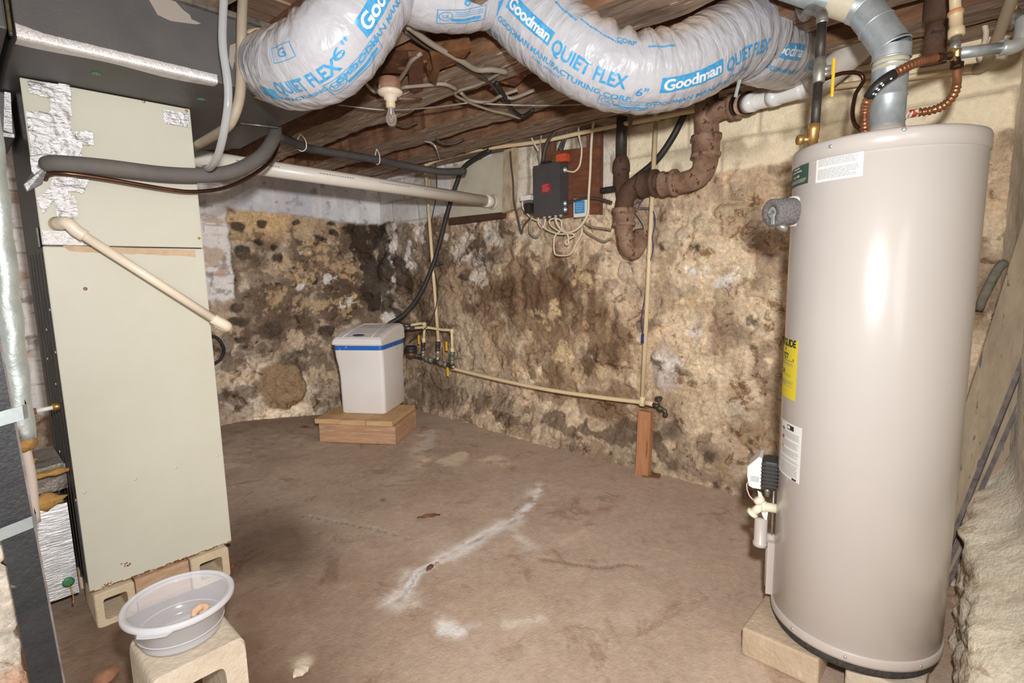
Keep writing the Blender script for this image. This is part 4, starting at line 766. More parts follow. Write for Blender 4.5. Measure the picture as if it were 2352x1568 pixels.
wire('ceiling_cable', [oc(912, 282, 2.19), oc(935, 289, 2.17), oc(960, 280, 2.19)], .006, DKW, 'short dark cable loop under the second joist')
wire('ceiling_cable', [oc(1000, 320, 2.19), oc(1020, 330, 2.16), oc(1045, 329, 2.16), oc(1066, 318, 2.19)], .008, DKW, 'short dark cable loop under the third joist')
def plank(poly, d, m, name, label, cat='board', group=None):
    g = G(); g.prism([np.asarray(p) for p in poly], d); return tag(obj(name, g, m), label, cat, group)
plank([oc(938, 130, 2.19), oc(972, 128, 2.19), oc(972, 208, 2.19), oc(952, 216, 2.19), oc(940, 210, 2.19)], (0, 0, .02), W_RED, 'nailed_block', 'reddish wood block nailed under the joist behind the lamp holder')
plank([oc(990, 128, 2.17), oc(1085, 110, 2.17), oc(1060, 142, 2.17), oc(1010, 160, 2.16), oc(1002, 196, 2.15), oc(984, 182, 2.16), oc(996, 160, 2.16)], (0, .02, .05), W_BARK, 'log_splinter', 'broken bark-brown log end hanging beside the lamp holder', 'log')
g = G(); g.tube([lp+[.06, .02, -.005], oc(968, 228, 2.165)], .006, 6, spl=False); tag(obj('nail', g, RUST), 'long rusty nail beside the lamp holder', 'nail')

# ------------------------------------------------------------------ water heater
hx, hy, hr, hb, ht = 1.929, .279, .236, .132, 1.649
HC = np.array([hx, hy, 0])
def cyl(px, py, r=hr):
    d = ray(px, py); o = EYE-HC; a = d[0]**2+d[1]**2; b = o[0]*d[0]+o[1]*d[1]; c = o[0]**2+o[1]**2-r*r; q = b*b-a*c
    s = (-b-math.sqrt(max(q, 0)))/a; p = o+d*s; return math.atan2(p[1], p[0]), p[2]
def hp(a, z, r=hr): return np.array([hx+r*math.cos(a), hy+r*math.sin(a), z])
JACK = mat('heater_jacket', (200, 193, 187), .28, var=(196, 189, 183), vs=2, spec=.55, coat=.25)
JACK2 = mat('heater_trim', (196, 186, 178), .35, spec=.5)
t = thing('water_heater', 'tall taupe cylindrical water heater with stickers standing on concrete blocks', 'water heater', (hx, hy, .1))
g = G(); g.lathe([(hr-.004, hb+.03), (hr, hb+.034), (hr, ht-.052), (hr-.001, ht-.05)], (hx, hy, 0), seg=128); obj('jacket', g, JACK, t)
g = G(); g.lathe([(hr-.001, ht-.052), (hr+.0035, ht-.050), (hr+.0035, ht-.012), (hr, ht-.004), (hr-.01, ht), (.05, ht+.012)], (hx, hy, 0), seg=128); top = obj('top_cap', g, JACK, t)
g = G(); g.lathe([(hr-.012, hb), (hr+.003, hb+.002), (hr+.004, hb+.010), (hr+.004, hb+.030), (hr+.001, hb+.034), (hr-.002, hb+.034)], (hx, hy, 0), seg=128); obj('bottom_ring', g, JACK2, t)
g = G(); g.lathe([(hr-.014, .102), (hr-.008, .104), (hr-.005, .110), (hr-.005, hb+.002)], (hx, hy, 0), seg=128); base = obj('base_filter', g, mat('mesh_filter', (42, 40, 40), .7, var=(78, 74, 70), vs=90, bump=.6, bs=220), t)
for px, py in ((1908, 336), (2077, 297)):
    a, z = cyl(px, py, hr+.004); g = G(); g.lathe([(.006, 0), (.005, .003)], hp(a, z, hr+.003), hp(a, 0, 1)-hp(a, 0, 0), 10); obj('screw', g, GALV, top)
for px, py in ((1820, 1443), (2114, 1535), (1940, 1525)):
    a, z = cyl(px, py, hr+.004); g = G(); g.lathe([(.005, 0), (.004, .003)], hp(a, hb+.018, hr+.004), hp(a, 0, 1)-hp(a, 0, 0), 10); obj('screw', g, GALV, t)
def sticker(name, label, corners, face, prints):
    """a rectangle wrapped on the jacket; corners = top-left and bottom-right pixels; prints in a frame of u,v metres"""
    (a0, z1), (a1, z0) = cyl(*corners[0]), cyl(*corners[1]); w = (a1-a0)*hr; h = z1-z0; g = G(); mats = [face]
    def put(v, f, m, k): g.add([hp(a0+(x+w/2)/hr, z0+h/2+y, hr+.0006+.0004*k) for x, y in v], f, m, True)
    put(*rect2(-w/2, -h/2, w/2, h/2, .01), 0, 0)
    for vf, m in prints(w, h):
        if m not in mats: mats.append(m)
        put(vf[0], vf[1], mats.index(m), 1+.5*(m is not INK))
    return obj(name, g, mats, t, label)
def off(vf, dx, dy): return ([(x+dx, y+dy) for x, y in vf[0]], vf[1])
GREEN = mat('green_label', (66, 92, 80), .45); YLAB = mat('yellow_label', (244, 224, 62), .45); REDP = mat('red_print', (206, 80, 60), .5); ORP = mat('amber_print', (226, 186, 50), .5)
sticker('green_sticker', 'dark green sticker with white print', ((1819, 372), (1856, 420)), GREEN, lambda w, h: [(off(text(b, s, .0003), 0, y), PAPER) for b, s, y in
        (('IF YOU HAVE A PROBLEM', .0068, h*.40), ('DO NOT', .0115, h*.28), ('RETURN THIS', .0066, h*.17), ('WATER HEATER', .0066, h*.07), ('TO THE PLACE OF PURCHASE', .0056, -h*.03), ('CALL 1-800', .010, -h*.19))]+[(lines2(-w*.44, w*.44, -h*.42, -h*.29, 3), PAPER)])
sticker('warning_sticker', 'white sticker with rows of small print', ((1877, 354), (1981, 404)), PAPER, lambda w, h: [(off(text('RELIEF VALVE OPENING', .0085, .0002), 0, h*.43), INK), (lines2(-w*.44, w*.44, h*.02, h*.36, 7, 2), INKL), (lines2(-w*.44, w*.44, -h*.42, -h*.06, 7, 3), INKL)])
sticker('energy_sticker', 'yellow energy sticker', ((1789, 771), (1827, 922)), YLAB, lambda w, h: [(off(text('ENERGYGUIDE', .031, .0012, 'RIGHT', .9), w*.42, h*.43), INK), (off(rect2(-.0015, -.010, .0015, .012), -w*.10, h*.345), INK),
        (off(([(-.006, .004), (.006, .004), (0, -.006)], [[2, 1, 0]]), -w*.10, h*.32), INK), (off(text('$277', .025, .0008), -w*.10, h*.205), INK), (rect2(-w*.5, h*.135, w*.36, h*.142), INK), (off(([(-.004, .003), (.004, .003), (0, -.004)], [[2, 1, 0]]), w*.34, h*.165), INK),
        (lines2(-w*.4, w*.36, h*.05, h*.11, 3, 4), INKL), (off(text('254', .018, .0005), -w*.2, -h*.06), INK), (lines2(-w*.4, w*.3, -h*.13, -h*.09, 2, 4), INKL), (lines2(-w*.45, w*.4, -h*.30, -h*.2, 5, 6), INKL)])
sticker('instruction_sticker', 'tall white sticker with red and yellow warning marks', ((1783, 949), (1836, 1112)), PAPER, lambda w, h: [(off(rect2(-.019, -.0075, .019, .0075), w*.18, h*.42), INK), (off(rect2(-.016, -.0045, 0, .0045), w*.175, h*.42), PAPER),
        (off(rect2(-.010, -.004, .010, .004), -w*.08, h*.36), REDP), (off(rect2(-.010, -.004, .010, .004), -w*.08, h*.20), REDP), (off(rect2(-.010, -.004, .010, .004), -w*.08, h*.035), ORP)]
        + [(lines2(-w*.12, w*.45, y0*h, y1*h, k, s), INKL) for y0, y1, k, s in ((.22, .34, 7, 1), (.06, .18, 8, 2), (-.10, .02, 7, 3), (-.20, -.14, 3, 4), (-.46, -.22, 14, 5))]+[(lines2(-w*.48, -w*.18, -h*.42, h*.46, 42, 9), INKL), (off(rect2(-.010, -.003, .010, .003), w*.36, -h*.475), INK)])
# relief valve in its foam cover
a, z = cyl(1832, 483); a -= .10; n = nrm(hp(a, 0, 1)-hp(a, 0, 0)); n = nrm(n+np.array([-.25, -.35, -.06])); o = hp(a, z, hr-.004)
g = G(); g.lathe([(.042, 0), (.0455, .004), (.0455, .014), (.040, .015)], o, n, 36); obj('foam_ring', g, WHITE, t)
g = G(); g.lathe([(.040, .008), (.041, .012), (.041, .088), (.038, .092), (.022, .092), (.020, .086), (.020, .05)], o, n, 36); cov = obj('relief_valve_cover', g, mat('foam_cover', (142, 136, 134), .9, var=(84, 80, 80), vs=190, bump=.6, bs=180), t)
g = G(); g.lathe([(.019, .05), (.019, .088), (.012, .090)], o, n, 20); obj('valve_body', g, mat('valve_green', (150, 156, 142), .5), cov)
sd = nrm(np.cross(n, [0, 0, 1])); g = G(); q = o+n*.094; g.prism([q-sd*.020+[0, 0, .008], q-sd*.010+[0, 0, .008], q-sd*.010-[0, 0, .036], q-sd*.020-[0, 0, .036]], n*.004); g.prism([q-sd*.02-[0, 0, .004], q+sd*.006-[0, 0, .002], q+sd*.006+[0, 0, .006], q-sd*.02+[0, 0, .006]], n*.004); obj('test_lever', g, GALV, cov)
g = G(); q = o+n*.045-np.array([0, 0, .042]); g.cyl(q, q-np.array([0, 0, .012])+n*.01, .018, 16); obj('discharge_outlet', g, STEEL, cov)
# gas control
a, z = cyl(1784, 1162); a -= .16; n = nrm(hp(a, 0, 1)-hp(a, 0, 0)); sd = np.array([-n[1], n[0], 0]); up = np.array([0, 0, 1.]); o = hp(a, 0, hr)
zc = at(1750, 1160, 1.56)[2]; o[2] = zc
RM = Matrix((n, sd, up)).transposed()
ctl = thing('gas_control', 'white gas valve', None, o); del ctl['label']; ctl.parent = t; ctl.location = o-WORLD[t]
g = G(); g.box(o+n*.022, (.05, .085, .10), RM, bev=.012)
for k in range(7): g.box(o+n*.022+up*(-.039+k*.013), (.056, .091, .0055), RM, bev=.002)
obj('black_housing', g, mat('black_plastic', (56, 54, 54), .5), ctl)
g = G(); pr = [(.048, -.052), (.048, .058), (.058, .062), (.092, .022), (.092, -.012), (.086, -.046), (.074, -.052)]
g.prism([o+n*x+up*y-sd*.043 for x, y in pr], sd*.086); cv = obj('white_cover', g, WHITE, ctl)
g = G(); s_ = [(.052, -.046), (.082, -.046), (.086, .010), (.052, .016)]; g.prism([o+n*x+up*y+sd*(.0435 if np.dot(sd, EYE-o) > 0 else -.0435) for x, y in s_], sd*(.0006 if np.dot(sd, EYE-o) > 0 else -.0006)); obj('data_label', g, PAPER, cv)
sg = 1 if np.dot(sd, EYE-o) > 0 else -1
g = G(); v, f = lines2(-.014, .014, -.028, -.008, 4, 3); g.add([o+n*(.068-x*sg*-1*sg)+up*(y)+sd*sg*.0448 for x, y in v], f, 0, False); obj('label_printing', g, INK, cv)
g = G(); q = o-up*.055+n*.03; g.cyl(q, q-up*.035, .009, 12); g.cyl(q-n*.02, q-n*.02-up*.2, .004, 8); obj('gas_tube', g, STEEL, ctl)
wz = o+n*.085-up*.04
g = G(); g.tube([wz, wz+n*.012-up*.02, wz+n*.002-up*.06, wz-n*.035-up*.10, wz-n*.055-up*.17, wz-n*.06-up*.22], .0022, 6); obj('control_wire', g, mat('red_white_wire', (226, 196, 188), .5), ctl)
a2 = a+.04; o2 = hp(a2, zc-.125, hr); n2 = nrm(hp(a2, 0, 1)-hp(a2, 0, 0))
NAT = mat('natural_plastic', (236, 230, 206), .35)
g = G(); g.cyl(o2-n2*.005, o2+n2*.045, .016, 18); g.lathe([(.018, 0), (.020, .004), (.020, .014), (.016, .016)], o2+n2*.03, n2, 18); g.cyl(o2+n2*.045, o2+n2*.072-up*.028, .014, 16); g.lathe([(.016, 0), (.019, .006), (.019, .016), (.015, .022)], o2+n2*.048+up*.012, n2*.6+up*.8, 16); g.lathe([(.018, 0), (.02, .004), (.02, .012), (.012, .013)], o2+n2*.070-up*.026, n2*.6-up*.8, 18); obj('drain_valve', g, NAT, t)
g = G(); q = o2+n2*.03; g.prism([q+up*.05+n2*.018, q+up*.055+n2*.03, q-up*.03+n2*.012, q-up*.055-n2*.002, q-up*.02-n2*.006], -sd*.006*-sg); obj('wire_tie', g, WHITE, t)
g = G(); q = o2+n2*.045-up*.045; g.lathe([(.021, 0), (.021, -.085), (.024, -.087), (.024, -.10), (.018, -.102)], q, up, 20); obj('air_intake', g, JACK2, t)
g = G(); g.prism([hp(a2-.10, hb+.22, hr), hp(a2-.10, hb+.22, hr+.022), hp(a2+.1, hb+.22, hr+.022), hp(a2+.1, hb+.22, hr)], -up*.19); g.cyl(hp(a2-.06, hb+.235, hr+.012), hp(a2-.06, hb+.04, hr+.012), .016, 14); obj('burner_door', g, JACK2, t)
# draft hood and flue
vc = at(2036, 285, 1.60); vx, vy = vc[0], vc[1]
g = G(); g.lathe([(.062, 0), (.064, .004), (.058, .034), (.050, .045), (.048, .06)], (vx, vy, ht+.006), seg=48); obj('draft_hood', g, JACK2, t)
t2 = thing('flue_pipe', 'galvanised flue pipe rising from the water heater and bending left', 'pipe', (vx, vy, ht+.07))
zt = 1.925; g = G(); g.lathe([(.0465, 0), (.0465, .10), (.049, .104), (.0465, .108), (.0465, .19), (.049, .194), (.0465, .198), (.0465, zt-ht-.05)], (vx, vy, ht+.05), seg=48); vp_ = obj('vertical_pipe', g, GALV, t2)
g = G(); g.lathe([(.0472, 0), (.0472, .035)], (vx, vy, zt-.045), seg=48); obj('joint_tape', g, mat('cream_tape', (214, 206, 184), .45, var=(198, 188, 160), vs=14), vp_)
e0 = np.array([vx, vy, zt-.015]); e3 = at(1985, 22, 1.62); e4 = at(1790, -42, 1.72); dirn = nrm(e4-e3); e1 = e0+[0, 0, .045]; e2 = e3-dirn*-.02
g = G()
K = [e0, e0+[0, 0, .035], e0*.45+e3*.55+[0, 0, .018], e3, e3+dirn*.03]; T, _, _ = frames(K)
for i in range(4): g.tube([K[i], K[i+1]], .0495, 48, spl=False, cap=False); g.lathe([(.0495, -.003), (.0525, 0), (.0495, .003)], K[i], T[i], 48, cap=False)
obj('elbow', g, GALV, t2)
g = G(); g.tube([e3+dirn*.01, e4], .0465, 48, spl=False); hz_ = obj('horizontal_pipe', g, GALV, t2)
g = G(); g.tube([e3+dirn*.03, e3+dirn*.10], .0475, 48, spl=False, cap=False); obj('joint_tape', g, MATS['cream_tape'], hz_)
g = G(); q = e3+dirn*.055-np.array([.04, .04, -.012]); g.prism([q, q+[.004, -.03, .02], q+[-.01, -.02, -.02]], (0, .004, .002)); obj('foil_scrap', g, FOIL, hz_)

# black pipe with brass valve on the heater
def gp(px, py, D=1.555): return at(px, py, D)
t = thing('relief_pipe', 'black iron pipe with brass fitting and yellow handled valve on the heater top', 'pipe', gp(1868, 332))
b0, b1, b2, b3 = gp(1866, 336), gp(1869, 288), gp(1872, 292), gp(1879, 192)
g = G(); g.lathe([(.014, 0), (.014, .02), (.016, .022), (.016, .04), (.0175, .044), (.0175, .062), (.014, .064)], b0, (0, 0, 1), 20); g.cyl(b0+[0, 0, .02], b0+[0, 0, .02]+np.array([-.02, .025, 0]), .009, 14); br = obj('brass_fitting', g, BRASS, t)
q = b0+[0, 0, .02]+np.array([-.018, .023, 0]); g = G(); g.lathe([(.013, 0), (.0145, .004), (.0145, .014), (.011, .016)], q, (-.62, .78, 0), 18); obj('brass_cap', g, BRASS, br)
g = G(); g.tube([b2, b3], .0125, 18, spl=False); obj('lower_pipe', g, BLKPIPE, t)
c0, c1 = gp(1880, 192), gp(1884, 135); n = nrm(c1-c0); L = np.linalg.norm(c1-c0)
g = G(); g.lathe([(.0135, 0), (.0165, .003), (.0165, .02), (.0175, .022), (.0175, L*.75), (.0155, L*.8), (.0155, L)], c0, n, 18); sd = lat(EYE, c0); g.cyl(c0+n*.025, c0+n*.025+sd*.03, .009, 12); g.cyl(c0+n*.04, c0+n*.04+sd*.03, .010, 12); obj('ball_valve', g, STEEL, t)
q = c0+n*.045+sd*.034; g = G(); g.box((q+gp(1914, 205))/2+[0, 0, .0], (.009, .009, .11), bev=.004); vh = obj('valve_handle', g, YEL, t, 'yellow handle')
g = G(); g.cyl(gp(1883, 137), gp(1888, 52), .0135, 18); up_p = obj('upper_pipe', g, BLKPIPE, t)
g = G(); g.lathe([(.0145, 0), (.016, .004), (.0145, .008)], gp(1888, 54), (0, 0, 1), 18, cap=False); g.tube([gp(1888, 52), gp(1886, 30, 1.6), gp(1860, 22, 1.68), gp(1848, 38, 1.74), gp(1838, 18, 1.8)], .016, 18); obj('elbow', g, STEEL, t)

# flexible copper connectors
def cor(S, a): return .0022*math.sin(S*2*PI/.0125)
def hq(px, py, D): return at(px, py, D)
c = [hq(1987, 306, 1.58), hq(1986, 262, 1.58), hq(1994, 226, 1.54), hq(2018, 194, 1.51), hq(2056, 168, 1.50), hq(2108, 143, 1.51), hq(2150, 133, 1.55)]
t = thing('copper_connector', 'corrugated copper connector curving from the heater top past the flue', 'pipe', c[0])
g = G(); g.tube(c, .0115, 18, step=.0026, disp=cor); obj('corrugated_tube', g, COPPER, t)
g = G(); g.tube([c[0]-[0, 0, .03], c[0]+[0, 0, .012]], .0125, 18, spl=False); obj('lower_end', g, COPPER, t)
S_ = spline(c, .004); k0, k1 = int(len(S_)*.30), int(len(S_)*.52)
g = G(); g.tube(S_[k0:k1], .0142, 20, spl=False); tp = obj('black_sleeve', g, mat('black_tape', (40, 38, 38), .45), t)
g = G(); rr = random.Random(4); T, N_, B_2 = frames(S_[k0:k1], ROOM)
for i in range(3, k1-k0-4, 3):
    for v0 in (-.004, .003):
        if rr.random() < .75:
            p = S_[k0+i]; w = T[i]; u = B_2[i]*(-1); nn = N_[i]; q = p+nn*.0146+u*v0; g.add([q, q+w*.006, q+w*.006+u*.005, q+u*.004], [[0, 1, 2, 3]], 0, False)
obj('sleeve_printing', g, PAPER, tp)
g = G(); g.tube([c[-1], hq(2180, 128, 1.59)], .0125, 18, spl=False); obj('upper_end', g, COPD, t)
J0 = hq(2191, 124, 1.60); dj = nrm(J0-hq(2150, 133, 1.55)); g = G(); g.lathe([(.012, 0), (.019, .003), (.019, .026), (.013, .029)], J0-dj*.016, dj, 6, smooth=False); obj('hex_nut', g, BRASS, t)
t = thing('galvanised_pipe', 'short galvanised pipe with an elbow running right from the copper nut', 'pipe', hq(2260, 115, 1.6))
g = G(); g.tube([J0+dj*.01, hq(2302, 110, 1.60)], .0165, 20, spl=False); obj('pipe', g, GALV, t)
g = G(); g.tube([hq(2300, 110, 1.6), hq(2325, 108, 1.59), hq(2342, 98, 1.585), hq(2350, 74, 1.58), hq(2352, 40, 1.58)], .021, 20, step=.008); g.lathe([(.021, 0), (.0235, .003), (.0235, .010), (.021, .012)], hq(2300, 110, 1.6), dj, 20); obj('elbow', g, mat('pale_zinc', (214, 216, 212), .35, metal=.6), t)
t = thing('supply_pipe', 'cream plastic pipe dropping to the copper nut right of the flue', 'pipe', hq(2196, 60, 1.60))
g = G(); g.tube([hq(2190, -60, 1.60), hq(2195, 30, 1.60)], .0145, 18, spl=False); obj('pipe', g, CPVC, t)
g = G(); q0, q1 = hq(2195, 26, 1.60), hq(2197, 84, 1.60); n = nrm(q1-q0); g.lathe([(.018, 0), (.0185, .012), (.017, .014), (.017, .05), (.021, .054), (.021, .076), (.018, .078)], q0, n, 18); obj('adapter', g, CPVC, t)
g = G(); g.lathe([(.018, -.002), (.0205, .002), (.0205, .010), (.018, .012)], q0, n, 20, cap=False); obj('glue_ring', g, mat('glue_orange', (216, 158, 110), .5), t)
g = G(); g.tube([hq(2197, 84, 1.6), J0], .014, 18, spl=False); obj('nipple', g, STEEL, t)
c = [hq(2197, 162, 1.61), hq(2198, 190, 1.61), hq(2190, 218, 1.61), hq(2168, 242, 1.62), hq(2138, 254, 1.63), hq(2112, 258, 1.65)]
t = thing('copper_connector', 'bright copper connector hooking down to the right side of the heater top', 'pipe', c[0])
g = G(); g.tube([J0, hq(2197, 150, 1.605)], .013, 16, spl=False); g.lathe([(.012, 0), (.017, .003), (.017, .018), (.012, .02)], hq(2197, 158, 1.61), (0, 0, 1), 6, smooth=False); obj('dark_nut', g, mat('dark_brass', (78, 58, 44), .4, metal=.8), t)
g = G(); g.tube(c, .0115, 18, step=.0026, disp=lambda S, a: .0022*math.sin(S*2*PI/.0125)*(S > .05)); obj('corrugated_tube', g, COPPER, t)
g = G(); g.tube([c[-1], hq(2080, 264, 1.68), hq(2070, 275, 1.70)], .0125, 16); obj('paper_sleeve', g, mat('red_white_paper', (226, 214, 200), .6, spots=(176, 56, 46), ss=90, st=.5), t)
c = [hq(1893, 182, 1.72), hq(1935, 168, 1.72), hq(1972, 168, 1.72), hq(1984, 186, 1.72), hq(1966, 214, 1.72), hq(1958, 260, 1.70), hq(1966, 290, 1.66), hq(1984, 300, 1.62)]
wire('copper_tube', c, .0065, COPD, 'thin dark copper tube looping behind the flue', 'pipe', seg=10)

# blocks the heater stands on
def slab(x0, x1, y0, y1, z1, name, label, m=CONCL):
    g = G(); g.box(((x0+x1)/2, (y0+y1)/2, z1/2), (x1-x0, y1-y0, z1), bev=.010, segs=3); return tag(obj(name, g, m), label, 'block', 'concrete blocks under the heater')
slab(1.695, 2.10, .318, .548, .100, 'concrete_block', 'pale concrete block under the left side of the water heater', mat('tan_concrete', (206, 184, 158), .9, var=(180, 158, 130), vs=7, bump=.6, bs=60, spots=(224, 210, 192), ss=10, st=.62))
slab(1.73, 2.13, .068, .255, .100, 'concrete_block', 'pale concrete block under the right side of the water heater')

# ------------------------------------------------------------------ boarded window in the right-hand wall
XW = 2.985
t = obj('window_1', G().prism([ox(1038, 384, XW), ox(1156, 352, XW), ox(1153, 487, XW), ox(1032, 500, XW)], (.02, 0, 0)), mat('window_panel', (206, 198, 178), .6, var=(190, 180, 160), vs=5, spots=(90, 80, 66), ss=70, st=.72), kind='structure')
g = G(); g.prism([ox(1157, 345, XW-.02), ox(1182, 338, XW-.02), ox(1176, 480, XW-.02), ox(1154, 489, XW-.02)], (.05, 0, 0)); obj('window_frame', g, mat('worn_white_frame', (202, 188, 164), .7, var=(150, 118, 84), vs=14, stretch=(1, 1, .4)), t)
g = G(); g.prism([ox(1030, 501, XW-.02), ox(1154, 487, XW-.02), ox(1152, 500, XW-.03), ox(1030, 516, XW-.03)], (.05, 0, 0)); obj('window_sill', g, mat('rotten_wood', (92, 60, 42), .85, var=(60, 40, 30), vs=12, bump=.5, bs=40), t)

# ------------------------------------------------------------------ plastic water pipes on the right-hand wall
XP = 2.925
def wp(px, py, x=XP): return ox(px, py, x)
def pipe_thing(label, pts, r=.0140, m=CPVC, name='water_pipe', spl=False):
    t = thing(name, label, 'pipe', pts[len(pts)//2]); g = G(); g.tube(pts, r, 14, spl=spl); obj('pipe', g, m, t); return t
def fit(t, p, d, r=.0180, L=.036, name='coupling', m=None):
    d = nrm(np.asarray(d, float)); g = G(); g.lathe([(r*.85, -L/2), (r, -L/2+.003), (r, L/2-.003), (r*.85, L/2)], p, d, 16); return obj(name, g, m or CPVC, t)
pA, pB = wp(1507, 268), wp(1475, 921)
t = pipe_thing('tall cream plastic pipe standing in front of the rusty drain', [pA, pB]); d = pB-pA
fit(t, pA, d, .0185, .05, 'tee'); fit(t, pB, d, .0185, .06, 'tee'); fit(t, pA+d*.47, d, .0155, .03)
S0 = wp(1479, 777); g = G(); g.tube([S0-nrm(d)*.03, S0+nrm(d)*.03], .0165, 14, spl=False); obj('blue_clamp', g, mat('blue_tape', (46, 70, 140), .5), t, 'blue clamp')
pts = [wp(978, 380, 2.90), wp(1010, 366, 2.90), wp(1100, 344, 2.90), wp(1240, 325, 2.91), wp(1330, 306, 2.91), wp(1420, 287, 2.92), wp(1520, 268, 2.92), wp(1608, 250, 2.92)]
t = pipe_thing('long cream plastic pipe running along the top of the right-hand wall', pts, spl=True); fit(t, pts[0], pts[1]-pts[0], .016, .045, 'elbow')
for px, py in ((1124, 338), (1450, 280)):
    q = wp(px, py, 2.905); g = G(); g.prism([q+[-.014, -.012, -.03], q+[-.014, .012, -.03], q+[-.014, .012, .06], q+[-.014, -.012, .06]], (.004, 0, 0)); obj('wood_hanger', g, RUST, t)
pC, pD = wp(978, 396, 2.90), wp(1007, 785, 2.885)
t = pipe_thing('cream plastic pipe dropping beside the boarded window to the valves', [pC, pD]); fit(t, pC, pD-pC, .016, .04, 'elbow'); fit(t, pD, pD-pC, .0165, .035)
q = wp(1005, 606, 2.89); g = G(); g.cyl(q, q+np.array([-.03, -.035, .0]), .014, 12); g.box(q+np.array([-.01, -.05, .006]), (.03, .05, .022), bev=.004); obj('drain_cock', g, mat('dark_valve', (92, 84, 80), .5, metal=.4), t)
pE, pF, pG = wp(1040, 846, 2.87), wp(1230, 890, 2.86), wp(1470, 923)
pts = [pE, wp(1130, 868, 2.86), wp(1250, 893, 2.865), wp(1370, 911, 2.89), pG]
t = pipe_thing('cream plastic pipe running low along the right-hand wall to the garden tap', pts, spl=True); fit(t, pE, pts[1]-pE, .016, .04); fit(t, pG, [0, 1, 0], .016, .05)
t = thing('garden_tap', 'old brass garden tap on a wooden post by the right-hand wall', 'tap', wp(1520, 935))
a, b = wp(1482, 924), wp(1500, 928); g = G(); g.tube([a, wp(1493, 926), b], .017, 14, spl=False); obj('adapter', g, CPVC, t)
TAP = mat('tarnished_brass', (104, 98, 84), .5, metal=.6, var=(78, 72, 62), vs=30, spots=(96, 170, 178), ss=60, st=.64)
b2, b3 = wp(1514, 934), wp(1528, 944); g = G(); g.tube([b, b2], .013, 14, spl=False); g.lathe([(.013, 0), (.017, .004), (.017, .03), (.013, .034)], b2-[0, -.01, 0], b3-b2, 14); g.tube([b2, b2*.4+b3*.6, b3, b3-[0, 0, .02]], .012, 14); g.lathe([(.012, 0), (.0165, .003), (.0165, .014), (.015, .016)], b3-[0, 0, .03], (0, -.2, .9), 14); obj('spout', g, TAP, t)
g = G(); g.cyl(b2, b2+np.array([-.006, 0, .05]), .005, 10); q = b2+np.array([-.006, 0, .052])
for k in range(5): a = 2*PI*k/5; g.lathe([(.003, 0), (.008, .003), (.008, .009), (.003, .011)], q+np.array([0, math.cos(a), math.sin(a)*.2])*.017, (-.3, 0, 1), 10)
g.lathe([(.022, 0), (.024, .004), (.022, .008), (.008, .010)], q, (-.3, 0, 1), 16); obj('tap_handle', g, TAP, t)
p0, p1 = ox(1478, 931, 2.93), ox(1476, 1085, 2.86)
g = G(); R_ = Matrix.Rotation(.06, 3, 'Y'); g.box(((p0[0]+p1[0])/2+.01, 1.575, .20), (.045, .088, .425), R_, bev=.003); tag(obj('wooden_post', g, mat('stud_wood', (196, 140, 98), .7, var=(166, 110, 74), vs=4, stretch=(9, 9, .8), spots=(120, 84, 58), ss=6, st=.64)), 'short reddish timber stub carrying the garden tap', 'post')
q = F(1500, 1092); g = G(); g.box((q[0]+.0, q[1]+.01, .006), (.10, .11, .004), Matrix.Rotation(.4, 3, 'Z'), bev=.001); tag(obj('rust_plate', g, mat('orange_rust', (150, 104, 62), .9, var=(110, 74, 46), vs=40, bump=.5, bs=60)), 'rusty metal plate on the floor under the timber stub', 'plate')

# ------------------------------------------------------------------ cast iron drain on the right-hand wall
XD = 2.86
def dp(px, py, x=XD): return ox(px, py, x)
t = thing('drain_stack', 'rusty cast iron drain with a trap bending down the right-hand wall', 'pipe', dp(1620, 330))
R0 = .060
def hub(p, d, r, L, m=RUST, name='hub'):
    d = nrm(np.asarray(d, float)); g = G(); g.lathe([(r*.98, -L/2), (r*1.18, -L/2+.006), (r*1.20, -L/2+.02), (r*1.08, -L/2+.026), (r*1.08, L/2-.03), (r*1.22, L/2-.024), (r*1.22, L/2-.004), (r*1.0, L/2)], p, d, 28); return obj(name, g, m, t)
g = G(); g.tube([dp(1622, 180), dp(1624, 320)], R0*1.02, 28, spl=False); obj('upper_pipe', g, RUST, t)
g = G(); g.tube([dp(1624, 275), dp(1640, 258), dp(1662, 248), dp(1684, 244)], [R0, R0*.95, R0*.9, R0*.9], 28); obj('branch', g, RUST, t)
hub(dp(1688, 243), dp(1700, 240)-dp(1680, 245), R0*.93, .06)
hub(dp(1622, 335), (0, 0, 1), R0*1.08, .12)
g = G(); g.tube([dp(1622, 352), dp(1621, 372), dp(1612, 396), dp(1592, 412), dp(1562, 420), dp(1540, 421)], [R0*1.1, R0*1.05, R0, R0*.98, R0*.95, R0*.95], 28); obj('elbow', g, RUST, t)
hub(dp(1536, 421), (0, -1, 0), R0*1.0, .10); hub(dp(1490, 422), (0, -1, 0), R0*1.05, .11, RUSTD)
g = G(); g.tube([dp(1512, 422), dp(1486, 420), dp(1462, 425), dp(1442, 444), dp(1434, 470), dp(1433, 500)], R0*.93, 28); obj('lower_bend', g, RUSTD, t)
hub(dp(1433, 498), (0, 0, 1), R0*1.0, .11)
g = G(); g.tube([dp(1433, 505), dp(1434, 535), dp(1440, 556)], [R0*.92, R0*.86, R0*.8], 28); g.tube([dp(1434, 530), dp(1436, 558), dp(1446, 576), dp(1458, 576, XD+.03), dp(1468, 560, XD+.06), dp(1470, 535, XD+.10)], R0*.80, 28); obj('trap', g, RUST, t)
g = G(); a, b = dp(1692, 242, 2.84), dp(1722, 236, 2.80); g.tube([a, b], .050, 28, spl=False); k = obj('rubber_coupling', g, BLACK, t)
n = nrm(b-a); L = np.linalg.norm(b-a)
